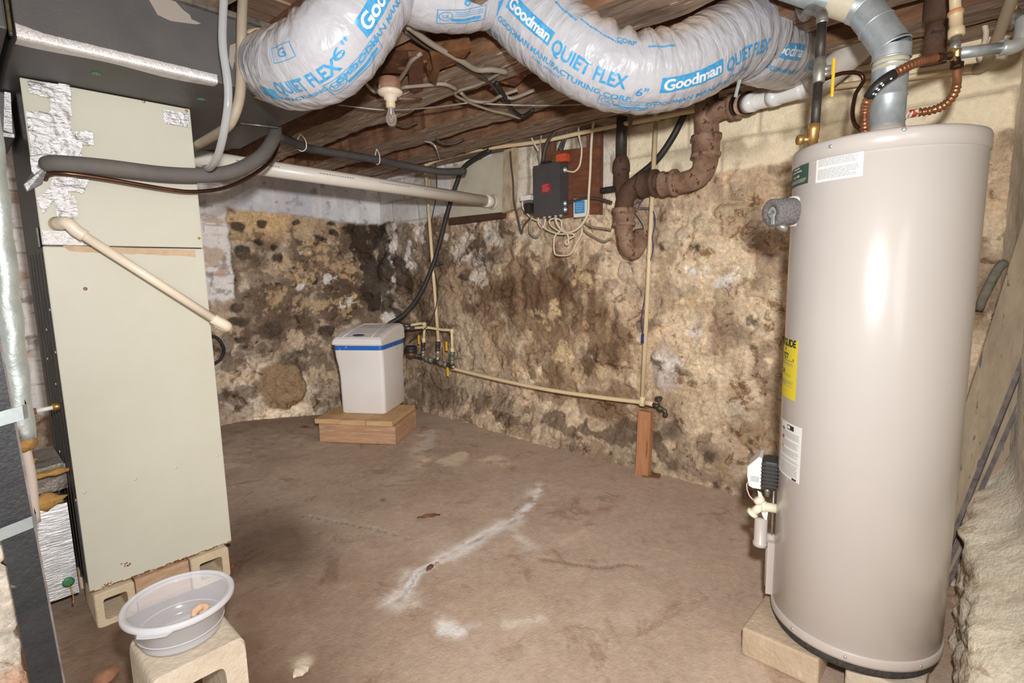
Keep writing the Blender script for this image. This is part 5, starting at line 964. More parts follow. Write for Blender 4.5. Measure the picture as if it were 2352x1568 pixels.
for s_ in (.12, .88):
    g = G(); g.lathe([(.051, -.008), (.0545, -.006), (.0545, .006), (.051, .008)], a+n*L*s_, n, 28, cap=False); obj('clamp_band', g, mat('dark_band', (70, 64, 60), .4, metal=.6), k)
g = G(); g.lathe([(.0508, -.012), (.0508, .012)], a+n*L*.5, n, 28, cap=False); obj('orange_label', g, mat('peach_label', (222, 186, 160), .5, spots=(196, 92, 60), ss=80, st=.56), k)
t = thing('vent_pipe', 'black iron vent pipe coming down left of the rusty drain', 'pipe', dp(1428, 360, 2.94))
g = G(); g.tube([dp(1430, 215, 2.93), dp(1427, 365, 2.93)], .034, 22, spl=False); obj('pipe', g, mat('black_vent', (48, 44, 42), .45, var=(70, 62, 56), vs=10, spots=(150, 138, 126), ss=22, st=.72), t)
g = G(); q = dp(1427, 398, 2.93); g.lathe([(.036, .12), (.050, .09), (.053, .07), (.053, .03), (.048, .028), (.048, -.06)], q-np.array([0, 0, .02]), (0, 0, 1), 24); obj('hub', g, RUSTD, t)
g = G(); g.tube([dp(1427, 405, 2.93), dp(1432, 460, 2.94)], .043, 22, spl=False); obj('lower_pipe', g, RUSTD, t)
# white drain pipe rising to the right
t = thing('white_drain_pipe', 'white plastic drain pipe rising behind the flue from the rubber coupling', 'pipe', dp(1800, 215, 2.78))
P = [dp(1716, 238, 2.80), dp(1770, 224, 2.79), dp(1848, 203, 2.76)]; g = G(); g.tube(P, .041, 26); lp_ = obj('lower_pipe', g, mat('bright_pvc', (236, 236, 232), .3), t)
for a, b in (((1716, 238), (1732, 234)), ((1772, 224), (1788, 219)), ((1838, 206), (1868, 197))):
    a, b = dp(*a, 2.79), dp(*b, 2.765); g = G(); g.tube([a, b], .0445, 26, spl=False); obj('socket', g, MATS['bright_pvc'], lp_)
g = G(); g.tube([dp(1862, 200, 2.76), dp(1900, 172, 2.74), dp(1980, 100, 2.70), dp(2125, -30, 2.62)], .060, 28); obj('upper_pipe', g, mat('grey_pvc', (206, 200, 190), .45, var=(192, 184, 172), vs=4), t)
pts = [dp(1896, 202, 2.95), dp(2080, 178, 2.95), dp(2232, 157, 2.95)]
t = pipe_thing('cream plastic pipe crossing the wall behind the flue', pts, .0135, spl=False); fit(t, pts[-1], pts[-1]-pts[-2], .018, .05, 'elbow')
t = pipe_thing('tan plastic pipe slanting up at the top right corner', [dp(2240, 156, 2.93), dp(2262, 150, 2.9), dp(2290, 90, 2.75), dp(2330, -20, 2.5)], .019, mat('tan_pvc', (176, 160, 138), .5), spl=True)
t = thing('iron_pipe', 'dark cast iron pipe hanging down right of the flue', 'pipe', dp(2150, 60, 2.75))
g = G(); g.tube([dp(2158, -60, 2.45), dp(2155, 45, 2.5)], .033, 22, spl=False); g.lathe([(.036, -.05), (.042, -.04), (.042, .03), (.038, .05)], dp(2156, 14, 2.48), (0, 0, 1), 22); obj('hub', g, RUSTD, t)
g = G(); g.tube([dp(2153, 34, 2.5), dp(2150, 75, 2.51), dp(2143, 150, 2.53)], [.030, .032, .038], 22, spl=False); obj('pipe', g, RUSTD, t)
g = G(); g.lathe([(.0315, -.004), (.034, 0), (.0315, .004)], dp(2153, 36, 2.5), (0, 0, 1), 22, cap=False); obj('white_ring', g, PVC, t)
t = thing('gas_valve', 'grey valve with a yellow handle at the top right corner', 'valve', at(2330, 50, 1.9))
g = G(); g.tube([at(2328, -20, 1.9), at(2330, 60, 1.9)], .024, 18, spl=False); g.tube([at(2318, 30, 1.9), at(2322, 52, 1.9)], .032, 16, spl=False); g.tube([at(2340, 60, 1.9), at(2346, 84, 1.9)], .016, 14, spl=False); obj('body', g, STEEL, t)
g = G(); g.box(at(2322, 8, 1.84), (.02, .035, .05), bev=.005); obj('valve_handle', g, YEL, t, 'yellow handle')
wire('white_cable', [dp(2104, 40, 2.9), dp(2140, 36, 2.9), dp(2210, 30, 2.9), dp(2240, 36, 2.9), dp(2262, 58, 2.9), dp(2264, 90, 2.92), dp(2250, 130, 2.95), dp(2262, 152, 2.95)], .010, WHITEW, 'white cable arching right of the cream adapter')
plank([dp(2080, 74, 2.95), dp(2134, 58, 2.95), dp(2132, 78, 2.95), dp(2080, 92, 2.95)], (.05, 0, 0), mat('pale_timber', (190, 172, 150), .85, var=(150, 130, 108), vs=9, bump=.5, bs=40), 'timber_block', 'pale timber block behind the flue pipe')
plank([dp(1905, 96, 2.85), dp(1968, 74, 2.85), dp(1950, 98, 2.85), dp(1912, 108, 2.85)], (.06, .0, 0), W_RED, 'timber_block', 'reddish timber block left of the flue pipe')

# ------------------------------------------------------------------ electrical board and its cables
def ex(cx, cy, x=2.93): return ox(1150+cx/4.276, 240+cy/4.276, x)
for lab, poly in (('brown timber upright left of the grey control box', [(1242, 225), (1272, 222), (1270, 380), (1244, 380)]), ('brown timber upright right of the plywood board', [(1346, 235), (1379, 230), (1377, 492), (1350, 490)])):
    plank([ox(a, b, 2.975) for a, b in poly], (.04, 0, 0), mat('upright_wood', (128, 88, 70), .8, var=(94, 62, 48), vs=5, stretch=(8, 8, .8), bump=.3, bs=40), 'wooden_upright', lab, 'post')
plank([ox(1256, 349, 2.955), ox(1378, 334, 2.955), ox(1376, 487, 2.955), ox(1256, 506, 2.955)], (.016, 0, 0), mat('plywood', (130, 80, 54), .7, var=(96, 56, 38), vs=5, stretch=(5, 1.2, 6), bump=.2, bs=40), 'plywood_board', 'reddish plywood board behind the grey control box')
t = thing('control_box', 'dark grey metal control box with a red label on the plywood board', 'box', ex(450, 1090, 2.90))
x0 = 2.855; ya, yb = ex(318, 0, x0)[1], ex(572, 0, x0)[1]; z0, z1 = ex(450, 1090, x0)[2], ex(450, 585, x0)[2]
BOXM = mat('charcoal_metal', (84, 80, 80), .5, metal=.1, var=(76, 72, 72), vs=9)
g = G(); g.box(((x0+2.955)/2, (ya+yb)/2, (z0+z1)/2), (2.955-x0, abs(ya-yb), z1-z0), bev=.003); obj('box_body', g, BOXM, t)
g = G(); g.box((x0-.002, (ya+yb)/2, (z0+z1)/2), (.008, abs(ya-yb)+.006, z1-z0+.004), bev=.002); lid = obj('cover', g, BOXM, t)
def plate(w, h, r=.01, n=5): return [(sx*(w/2-r)+r*math.cos(a+b), sz*(h/2-r)+r*math.sin(a+b)) for sx, sz, a in ((1, 1, 0), (-1, 1, PI/2), (-1, -1, PI), (1, -1, 1.5*PI)) for b in [PI/2*k/n for k in range(n+1)]]
c = ex(445, 820, x0-.006); g = G(); W_, H_ = .075, .060
g.prism([(c[0], c[1]-u, c[2]+v) for u, v in plate(W_, H_)], (-.001, 0, 0)); rl = obj('red_label', g, mat('red_label_face', (172, 44, 48), .45), lid)
g = G(); v, f = lines2(-W_*.4, W_*.4, -H_*.4, H_*.4, 5, 5, .3, .4); g.add([(c[0]-.0016, c[1]-u, c[2]+q) for u, q in v], f, 0, False); obj('label_print', g, mat('pink_print', (226, 150, 150), .5), rl)
for cx, cy in ((640, 640), (640, 970), (640, 1030)):
    p = ex(cx, cy, 2.91); g = G(); g.lathe([(.016, 0), (.018, .004), (.018, .010), (.010, .012), (.010, .02)], (2.91, yb, p[2]), (0, -1, 0), 12); obj('cable_fitting', g, GALV, t)
for cx in (430, 480, 540, 590):
    p = ex(cx, 1095, 2.90); g = G(); g.lathe([(.014, 0), (.015, -.006), (.009, -.008), (.009, -.016)], (2.90, p[1], z0), (0, 0, 1), 12); obj('cable_fitting', g, GALV, t)
t = thing('transformer', 'small orange and black transformer on top of the grey control box', 'transformer', ex(560, 560, 2.9))
q = ex(455, 545, 2.9); q[2] = z1+.014; g = G(); g.box(q, (.05, .075, .026), bev=.003); obj('black_base', g, BLACK, t)
q = ex(610, 520, 2.89); q[2] = z1+.026; g = G(); g.box(q, (.05, .08, .05), bev=.004); obj('orange_coil', g, mat('orange_case', (214, 88, 48), .5, spots=(90, 90, 150), ss=50, st=.6), t)
q = ex(535, 500, 2.9); q[2] = z1+.035; g = G(); g.box(q, (.04, .04, .05), bev=.008); obj('core', g, mat('gold_core', (150, 116, 52), .4, metal=.5, var=(80, 80, 80), vs=60), t)
t = thing('thermostat_module', 'small white module with a blue screen on the plywood board', 'thermostat', ex(785, 1010, 2.94))
c = ex(785, 1010, 2.93); g = G(); g.box((c[0]+.01, c[1], c[2]), (.03, .115, .125), bev=.008); obj('housing', g, WHITE, t)
g = G(); g.prism([(c[0]-.006, c[1]+.004-u, c[2]+v+.002) for u, v in plate(.082, .082, .006)], (-.001, 0, 0)); sc_ = obj('blue_screen', g, mat('blue_screen', (92, 160, 206), .3, var=(66, 132, 190), vs=30), t)
g = G(); v, f = lines2(-.03, .03, -.03, .03, 4, 8, .25); g.add([(c[0]-.0076, c[1]+.004-u, c[2]+q) for u, q in v], f, 0, False); obj('screen_text', g, mat('screen_print', (150, 200, 226), .4), sc_)
t = thing('power_outlet', 'outlet with a white cube and black plug left of the control box', 'outlet', ex(270, 970, 2.95))
c = ex(272, 975, 2.95); g = G(); g.box((2.965, c[1], c[2]), (.05, .085, .13), bev=.004); obj('metal_box', g, mat('grey_box', (130, 124, 122), .5, metal=.4), t)
c = ex(270, 920, 2.92); g = G(); g.box((2.915, c[1], c[2]), (.06, .095, .035), bev=.003); obj('white_cube', g, WHITE, t)
c = ex(285, 1020, 2.92); g = G(); g.box((2.915, c[1], c[2]), (.06, .055, .075), bev=.014); obj('black_plug', g, BLACK, t)
def cabl(L, r, m, label, x=2.91, name='cable'): wire(name, [ex(a, b, x) for a, b in L], r, m, label, seg=8, step=.012)
cabl([(640, 650), (720, 660), (775, 600), (795, 470), (790, 400), (765, 280), (780, 180), (830, 115), (890, 100), (970, 75), (1045, 38)], .0065, WHITEW, 'white cable arching from the right side of the control box up to the pipe')
cabl([(985, 5), (945, 60), (925, 130), (905, 220), (890, 400), (880, 650), (865, 900), (860, 1050), (830, 1130), (760, 1215), (670, 1255), (600, 1235), (550, 1165), (537, 1100)], .0085, WHITEW, 'thick white cable hanging in a long loop under the control box', 2.90)
cabl([(600, 1230), (530, 1300), (525, 1430), (550, 1478), (680, 1470), (740, 1370), (790, 1280), (803, 1200)], .006, WHITEW, 'thin white cable drooping lowest below the control box')
cabl([(215, 950), (220, 1020), (300, 1110), (380, 1150), (440, 1220), (560, 1268), (700, 1268), (722, 1290), (640, 1340), (640, 1375), (665, 1365), (655, 1270), (602, 1210), (592, 1140), (530, 1118), (478, 1140), (500, 1195), (585, 1250)], .006, WHITEW, 'white cable tangle from the outlet under the control box')
cabl([(95, 460), (105, 600), (122, 760), (130, 950), (165, 1100), (205, 1262), (225, 1190), (290, 1110), (318, 1070)], .006, DKW, 'thin dark wire hanging in a point left of the control box')
cabl([(312, 1090), (280, 1200), (300, 1275), (360, 1298), (400, 1220), (422, 1110)], .007, GREYW, 'grey cable loop under the left corner of the control box')
cabl([(370, 1110), (372, 1170), (410, 1210), (432, 1170), (438, 1105)], .006, WHITEW, 'short white cable loop under the control box')
cabl([(800, 1110), (830, 1160), (900, 1200), (1000, 1215), (1085, 1228)], .006, GREYW, 'grey cable running from the module to the rusty trap')
cabl([(790, 1160), (830, 1240), (920, 1300), (1010, 1342), (1085, 1310)], .006, GREYW, 'grey cable sagging lowest toward the rusty trap')
cabl([(645, 970), (720, 945), (850, 918), (980, 930), (1090, 962)], .009, DKW, 'dark cable bridging the plywood board to the rusty drain')
cabl([(290, 100), (370, 150), (405, 205), (400, 300), (385, 420), (375, 500), (385, 580)], .0065, GREYW, 'grey cable dropping along the left timber upright', 2.90)
cabl([(580, -10), (582, 100), (570, 190), (520, 290), (465, 360), (432, 450), (415, 560)], .014, DKW, 'thick dark cable entering the top of the control box', 2.90)
cabl([(790, 50), (700, 150), (660, 230), (620, 330), (570, 445)], .010, DKW, 'dark cable running up behind the plywood board', 2.93)
cabl([(700, 100), (655, 280), (605, 440)], .008, DKW, 'second dark cable beside the one behind the plywood board', 2.93)
cabl([(270, 285), (290, 300), (330, 385), (372, 455)], .007, WHITEW, 'short pale cable end left of the timber upright', 2.90)
cabl([(1325, 1060), (1370, 1120), (1410, 1200), (1418, 1300), (1400, 1400)], .006, GREYW, 'grey cable running down behind the trap', 2.94)
wire('blue_wire', [ox(1478, 456, 2.9), ox(1466, 476, 2.9), ox(1496, 480, 2.92), ox(1505, 510, 2.92), ox(1498, 545, 2.92), ox(1501, 570, 2.92), ox(1488, 620, 2.92), ox(1482, 680, 2.92), ox(1474, 730, 2.92), ox(1478, 775, 2.91)], .0035, BLUEW, 'thin blue wire twisting down the tall cream pipe', 'cable')
wire('black_hose', [ox(1125, 345, 2.90), ox(1102, 358, 2.90), ox(1066, 384, 2.90), ox(1050, 418, 2.90), ox(1030, 480, 2.88), ox(1008, 565, 2.85), ox(992, 615, 2.82), ox(965, 675, 2.75), ox(930, 720, 2.66), ox(892, 745, 2.55), ox(860, 770, 2.45)], .019, BLACK, 'black drain hose curving from the boarded window to the water softener', 'hose', seg=14)
wire('black_hose', [ox(1572, 262, 2.95), ox(1545, 315, 2.95), ox(1510, 365, 2.95), ox(1470, 400, 2.95), ox(1430, 428, 2.96), ox(1382, 438, 2.96)], .019, BLACK, 'black hose slanting behind the tall cream pipe', 'hose', seg=14)
wire('thin_wire', [ox(1000, 372, 2.93), ox(1003, 440, 2.93), ox(990, 520, 2.92), ox(994, 600, 2.9), ox(1005, 660, 2.88), ox(1000, 710, 2.86), ox(980, 750, 2.82), ox(940, 785, 2.76)], .004, BLACK, 'thin black wire beside the dropping cream pipe', 'cable')
wire('hanger_strap', [oc(975, 324, 2.19), oc(995, 330, 2.17), oc(1004, 346, 2.13), ox(1010, 366, 2.88)], .006, GALV, 'perforated metal strap holding the cream pipe by the window', 'strap')

# ------------------------------------------------------------------ water softener on its wooden platform
sf = np.array([.545, -.838, 0]); sb = np.array([.838, .545, 0]); up = np.array([0, 0, 1.]); RS = Matrix((sf, sb, up)).transposed()
pf = oz(732, 1015, 0.0); pr_ = oz(912, 1022, 0.0); zt_ = .192
ctr = (pf+pr_)/2+sb*.235; wdt = np.linalg.norm(pr_-pf)
t = thing('platform', 'low wooden platform carrying the water softener', 'platform', ctr*[1, 1, 0])
def bxs(name, off_, size, m, par, bev=.003, lab=None):
    g = G(); g.box(ctr*[1, 1, 0]+sf*off_[0]+sb*off_[1]+up*off_[2], size, RS, bev=bev); return obj(name, g, m, par, lab)
bxs('front_board', (0, -.215, .076), (wdt-.02, .038, .145), RWOOD, t); bxs('back_board', (0, .215, .076), (wdt-.02, .038, .145), RWOOD, t)
bxs('side_board', (wdt/2-.03, 0, .076), (.038, .392, .145), RWOOD, t); bxs('side_board', (-wdt/2+.03, 0, .076), (.038, .392, .145), RWOOD, t)
n = 3
for k in range(n): bxs('top_board', (-.02+(k-1)*(wdt/n), -.005+.012*(k == 0), .172), (wdt/n-.006, .50, .038), PINE, t)
t = thing('water_softener', 'white water softener cabinet with a blue stripe and sloping lid', 'water softener', ctr*[1, 1, 0]+up*zt_)
sa = oz(786, 949, zt_); sb_ = oz(884, 952, zt_); so = (sa+sb_)/2; sw = np.linalg.norm(sb_-sa)+.01; sd_ = .43; zb_ = zt_
def rr_loop(w, d0, d1, z, r=.03, n=5):
    pts = []
    for sx, sy, a in ((1, 1, 0), (-1, 1, PI/2), (-1, -1, PI), (1, -1, 1.5*PI)):
        for k in range(n+1):
            b = a+PI/2*k/n; y = (d1-r if sy > 0 else d0+r)+r*math.sin(b); pts.append(so*[1, 1, 0]+sf*(sx*(w/2-r)+r*math.cos(b))+sb*y+up*z)
    return pts
WS = mat('softener_shell', (240, 235, 232), .42, var=(234, 227, 222), vs=3, spec=.45)
def loft(loops, cap=True):
    g = G(); n = len(loops[0]); g.add([p for l in loops for p in l], [[i*n+k, i*n+(k+1) % n, (i+1)*n+(k+1) % n, (i+1)*n+k] for i in range(len(loops)-1) for k in range(n)]+([list(range(n))[::-1], list(range((len(loops)-1)*n, len(loops)*n))] if cap else []), 0, True); return g
H1 = .565
L = [rr_loop(sw-.02, .01, sd_, zb_+.0), rr_loop(sw, 0, sd_, zb_+.012), rr_loop(sw+.004, -.002, sd_, zb_+.30), rr_loop(sw+.012, -.010, sd_, zb_+.38), rr_loop(sw+.026, -.030, sd_, zb_+.46), rr_loop(sw+.03, -.038, sd_+.004, zb_+H1-.03), rr_loop(sw+.03, -.038, sd_+.004, zb_+H1)]
obj('tank', loft(L), WS, t)
L = [rr_loop(sw+.0315, -.039, sd_+.0045, zb_+H1-.042), rr_loop(sw+.0315, -.039, sd_+.0045, zb_+H1-.006)]; g = loft(L, False); obj('blue_stripe', g, mat('blue_stripe', (40, 106, 190), .4, spots=(216, 208, 204), ss=34, st=.68), t)
g = G(); n = 9; w2 = (sw+.03)/2                              # sloping lid
prof = [(-.040, 0), (-.044, .004), (-.044, .022), (-.041, .026), (-.046, .030), (-.046, .052), (-.030, .070), (.05, .098), (.17, .128), (.30, .146), (.40, .150), (sd_+.0, .140), (sd_+.006, .10), (sd_+.006, 0)]
prof = [(y, z*.86) for y, z in prof]
v = []; cr = .03
for y, z in prof:
    for sx, ins_, dz_ in ((-1, 0, -cr*min(1, z/.05)), (-1, cr*.3, -cr*.3*min(1, z/.05)), (-1, cr, 0), (1, cr, 0), (1, cr*.3, -cr*.3*min(1, z/.05)), (1, 0, -cr*min(1, z/.05))):
        v.append(so*[1, 1, 0]+sf*sx*(w2+.002-ins_)+sb*y+up*(zb_+H1+max(z+dz_, 0)))
f = [[i*6+k, i*6+k+1, (i+1)*6+k+1, (i+1)*6+k] for i in range(len(prof)-1) for k in range(5)]
f += [[i*6 for i in range(len(prof))], [i*6+5 for i in range(len(prof))][::-1]]; g.add(v, f, 0, False); lid = obj('lid', g, WS, t)
def lidp(y, x, o=.002):
    ys = [p[0] for p in prof[6:12]]; zs_ = [p[1] for p in prof[6:12]]; return so*[1, 1, 0]+sf*x+sb*y+up*(zb_+H1+float(np.interp(y, ys, zs_))+o)
g = G(); g.tube([lidp(-.035, -.12), lidp(.1, -.11), lidp(.25, -.10), lidp(.33, -.10), lidp(.33, .10), lidp(.25, .10), lidp(.1, .11), lidp(-.035, .12)], .0028, 6, spl=False); obj('lid_groove', g, WS, lid)
g = G(); P = [lidp(-.002, 0, .003)+sf*.05*math.cos(a)+(lidp(.03, 0, .003)-lidp(-.03, 0, .003))/.06*.016*math.sin(a) for a in [2*PI*k/28 for k in range(28)]]; g.prism(P, (0, 0, .003)); obj('lid_badge', g, mat('navy_badge', (50, 64, 110), .35), lid)
g = G()
for s_ in (1, -1):
    P = [so*[1, 1, 0]+sf*s_*(w2-.020)+sb*.0+up*(zb_+.36), so*[1, 1, 0]+sf*s_*(w2-.019)+sb*.07+up*(zb_+.41), so*[1, 1, 0]+sf*s_*(w2-.010)+sb*.15+up*(zb_+.455), so*[1, 1, 0]+sf*s_*(w2-.0045)+sb*.26+up*(zb_+.50)]; g.tube(P, .006, 8)
obj('side_crease', g, WS, t)
# hoses, valves and manifold on the wall behind the softener
XM = 2.86
def mp(px, py, x=XM): return ox(px, py, x)
def sp(cx, cy, x=XM): return ox(700+cx/4.355, 680+cy/4.355, x)
BR = mat('steel_braid', (150, 142, 134), .35, metal=.7, var=(60, 54, 50), vs=90)
t = thing('softener_pipes', 'pair of cream plastic pipes with braided hose ends behind the water softener', 'pipe', sp(1200, 300))
g = G(); g.tube([sp(975, 296, 2.70), sp(1060, 292, 2.76)], .016, 14, spl=False); g.tube([sp(978, 322, 2.69), sp(1096, 318, 2.78)], .019, 14, spl=False); obj('braided_hose', g, BR, t)
g = G(); g.tube([sp(1060, 290, 2.76), sp(1165, 272), sp(1196, 274), sp(1197, 300), sp(1190, 440)], .0125, 14, step=.008, spl=False); obj('inlet_pipe', g, CPVC, t)
g = G(); g.tube([sp(1096, 318, 2.78), sp(1210, 310), sp(1380, 336), sp(1470, 342), sp(1472, 400), sp(1476, 550)], .0125, 14, spl=False); obj('outlet_pipe', g, CPVC, t)
for q, d in ((sp(1190, 278), (0, 1, 0)), (sp(1190, 440), (0, 0, 1)), (sp(1472, 350), (0, 0, 1)), (sp(1476, 540), (0, 0, 1)), (sp(1210, 310), (0, 1, 0))): fit(t, q, d, .017, .04)
t = thing('valve_manifold', 'galvanised pipe manifold with yellow handled valves behind the softener', 'manifold', sp(1330, 640))
g = G(); g.tube([sp(1100, 590, 2.82), sp(1180, 604), sp(1300, 644), sp(1430, 690), sp(1500, 712)], .017, 14, spl=False); obj('pipe', g, STEEL, t)
for k, (a, b) in enumerate(((sp(1140, 596, 2.84), sp(1180, 604)), (sp(1210, 618), sp(1275, 642)), (sp(1300, 645), sp(1345, 660)), (sp(1350, 660), sp(1425, 690)), (sp(1430, 690), sp(1490, 708)))):
    g = G(); n = nrm(b-a); L = np.linalg.norm(b-a); g.lathe([(.018, 0), (.024, .004), (.024, L*.3), (.020, L*.35), (.020, L*.65), (.024, L*.7), (.024, L-.004), (.018, L)], a, n, 14); obj('fitting', g, STEEL if k % 2 else BLKPIPE, t)
for a, b, m, r in ((sp(1186, 455), sp(1184, 545), BLKPIPE, .020), (sp(1184, 545), sp(1184, 600), STEEL, .019), (sp(1334, 455), sp(1332, 545), BLKPIPE, .022), (sp(1332, 545), sp(1330, 640), STEEL, .017), (sp(1476, 555), sp(1474, 640), mat('green_valve', (110, 122, 112), .5, metal=.5), .024), (sp(1474, 640), sp(1472, 700), STEEL, .017)):
    g = G(); n = nrm(b-a); L = np.linalg.norm(b-a); g.lathe([(r*.8, 0), (r, .006), (r, L*.4), (r*.85, L*.45), (r*.85, L*.8), (r, L*.85), (r, L-.004), (r*.8, L)], a, n, 14); obj('riser', g, m, t)
for (cx, cy0, cy1) in ((1140, 380, 480), (1418, 455, 545), (1430, 712, 800)):
    a, b = sp(cx, cy0, XM-.035), sp(cx-2, cy1, XM-.03); g = G(); g.box((a+b)/2, (.008, .022, abs(a[2]-b[2])), bev=.003); obj('valve_handle', g, YEL, t, 'yellow handle')
a, b = sp(1383, 500, XM-.035), sp(1381, 632, XM-.03); g = G(); g.box((a+b)/2, (.006, .008, abs(a[2]-b[2])), bev=.002); obj('valve_handle', g, BRASS, t, 'brass handle')
t = thing('filter_head', 'black capped filter head on the manifold beside the softener', 'filter', sp(1060, 540, 2.78))
q = sp(1062, 560, 2.78); g = G(); g.lathe([(.050, -.005), (.054, 0), (.054, .022), (.050, .030), (.055, .034), (.055, .050), (.046, .058), (.02, .062)], q, (0, 0, 1), 28); obj('black_cap', g, BLACK, t)
g = G(); g.lathe([(.012, -.05), (.022, -.045), (.040, -.030), (.044, -.012), (.044, -.005)], q, (0, 0, 1), 24); obj('brass_bowl', g, mat('dull_brass', (140, 116, 88), .45, metal=.7), t)

# ------------------------------------------------------------------ left foreground
xz = lambda px, py, y: oy(px, py, y)
t = thing('black_post', 'black painted post with steel straps at the left edge, in front of the stone pier', 'post', (.06, 1.53, 0))
yp = 1.50
r0, r1 = xz(145, 1568, yp), xz(20, 905, yp); dr = (r1-r0)/(r1[2]-r0[2])
lo_ = r0+dr*(0.0-r0[2]); hi_ = r0+dr*(2.15-r0[2]); l0 = xz(88, 1568, yp); wd_ = r0[0]-l0[0]
g = G(); wv = np.array([wd_+.012, 0, 0])
g.prism([lo_, hi_, hi_-wv, lo_-wv], (0, .045, 0)); obj('shaft', g, mat('black_paint', (34, 35, 38), .45, var=(52, 53, 55), vs=22, bump=.25, bs=120, spots=(120, 112, 100), ss=24, st=.7, spec=.5), t)
g = G(); g.prism([lo_+[0, .004, 0], hi_+[0, .004, 0], hi_+[.004, .006, 0], lo_+[.004, .006, 0]], (0, .034, 0)); obj('pale_edge', g, mat('worn_edge', (150, 140, 138), .6, var=(110, 100, 96), vs=20), t)
for (pa, pb, hgt) in ((955, 925, .030), (1205, 1178, .026)):
    q = xz(44 if pa < 1000 else 66, (pa+pb)/2+10, yp-.004); g = G()
    P = [q+[-.16, -.002, -.03], q+[-.04, -.004, -.006], q+[.006, -.004, .002], q+[.014, .004, .003], q+[.014, .05, .006]]
    v = []
    for p in P: v += [p-[0, 0, hgt/2], p+[0, 0, hgt/2], p+[0, .002, hgt/2], p+[0, .002, -hgt/2]]
    g.add(v, [[i*4+k, i*4+(k+1) % 4, (i+1)*4+(k+1) % 4, (i+1)*4+k] for i in range(len(P)-1) for k in range(4)], 0, False); obj('steel_strap', g, mat('strap_steel', (190, 198, 198), .4, metal=.65, var=(160, 168, 168), vs=20), t)
t = thing('insulated_pipe', 'foil-wrapped pipe with torn yellow insulation standing behind the black post', 'pipe', xz(45, 900, 2.05))
yi = 2.05; a, b = xz(52, 1008, yi), xz(-8, 480, yi); n = nrm(b-a)
g = G(); g.tube([a, a+n*.5, b, b+n*.55], .030, 22, disp=lambda S, q: .0018*math.sin(S*40+q*2)); obj('foil_jacket', g, mat('silver_jacket', (216, 224, 220), .42, metal=.45, var=(186, 196, 192), vs=16, bump=.3, bs=40), t)
g = G(); g.tube([a-n*.035, a-n*.015, a+n*.012], [.018, .031, .028], 18, disp=lambda S, q: .004*math.sin(q*5+S*90)); obj('torn_insulation', g, FIBRE, t)
g = G(); g.tube([a+n*.02, xz(70, 1080, yi), xz(78, 1150, yi), xz(82, 1200, yi)], .0115, 14); obj('inner_pipe', g, mat('pinkish_pvc', (206, 190, 176), .45), t)
# foil-faced duct beside the furnace
t = thing('foil_duct', 'silver foil-faced insulated duct beside the furnace foot', 'duct', (-.1, 2.8, .09))
def crump(x0, x1, z0, z1, y, seed, amp=.012, st=.012, top=None):
    nx, nz = int((x1-x0)/st)+2, int((z1-z0)/st)+2; X, Z = np.meshgrid(np.linspace(x0, x1, nx), np.linspace(z0, z1, nz))
    h = fbm(X*9, Z*2.5, seed, 4)-.5; Y = y-amp*2*h-amp*.5*np.abs(fbm(X*30, Z*14, seed+3, 3)-.5)
    if top is not None: Z = np.where(Z > z1-.06, Z-top*(fbm(X*9, Z*0, seed+5, 3))*((Z-(z1-.06))/.06), Z)
    return np.stack([X, Y, Z], -1).reshape(-1, 3), grid(nx, nz)
g = G(); v, f = crump(-.30, .225, .092, .50, 2.55, 3, top=.06); g.add(v, f); obj('foil_face', g, mat('foil_facing', (226, 224, 224), .34, metal=.6, bump=.5, bs=30, stretch=(.6, 1, 4)), t)
g = G(); g.box((-.04, 2.80, .28), (.52, .46, .37), bev=.01); obj('core_board', g, mat('duct_core', (120, 108, 94), .7), t)
g = G(); rr = random.Random(8)
for (px, py, s1, s2) in ((95, 1155, .07, .03), (60, 1060, .03, .02), (120, 1085, .06, .012)):
    p = xz(px, py, 2.54); bm = bmesh.new(); bmesh.ops.create_icosphere(bm, subdivisions=3, radius=1); v = [(p[0]+w.co.x*s1*(1+.2*math.sin(w.co.z*9)), p[1]+w.co.y*.02, p[2]+w.co.z*s2*(1+.3*math.sin(w.co.x*7))) for w in bm.verts]; f = [[q.index for q in w.verts] for w in bm.faces]; bm.free(); g.add(v, f)
obj('torn_insulation', g, FIBRE, t)
p = xz(157, 1336, 2.528); g = G(); g.lathe([(.018, 0), (.019, .002), (.008, .005), (.004, .003)], p, (0, -1, 0), 20); w = obj('fastening_washer', g, MATS['green_washer'], t, 'green washer')
g = G(); g.tube([p, p+[.006, -.03, -.045], p+[.0, -.05, -.07]], .002, 6); obj('screw', g, BRASS, w)
g = G(); v, f = crump(.02, .24, .50, .60, 2.60, 13, amp=.02); g.add(v, f); g.prism([(.02, 2.6, .58), (.235, 2.6, .60), (.235, 2.9, .60), (.02, 2.9, .58)], (0, 0, .006)); obj('crumpled_collar', g, mat('dusty_foil', (176, 168, 158), .4, metal=.5, var=(120, 106, 94), vs=14, bump=.8, bs=30), t)
t = thing('pipe_stub', 'small brass and white pipe stub sticking out of the dark furnace side', 'pipe', xz(100, 938, 2.47))
p = np.array([.236, 2.47, xz(120, 935, 2.47)[2]]); g = G(); g.lathe([(.012, 0), (.014, .003), (.014, .02), (.010, .022)], p, (-1, 0, 0), 14); obj('brass_nut', g, BRASS, t)
g = G(); g.tube([p, p+[-.07, -.005, -.004]], .008, 12, spl=False); obj('white_tube', g, WHITE, t)
g = G(); g.lathe([(.009, 0), (.012, .003), (.012, .022), (.014, .024), (.014, .05)], p+[-.065, -.005, -.004], (-1, 0, 0), 14); obj('coupling', g, mat('pinkish_fitting', (150, 100, 84), .5), t)

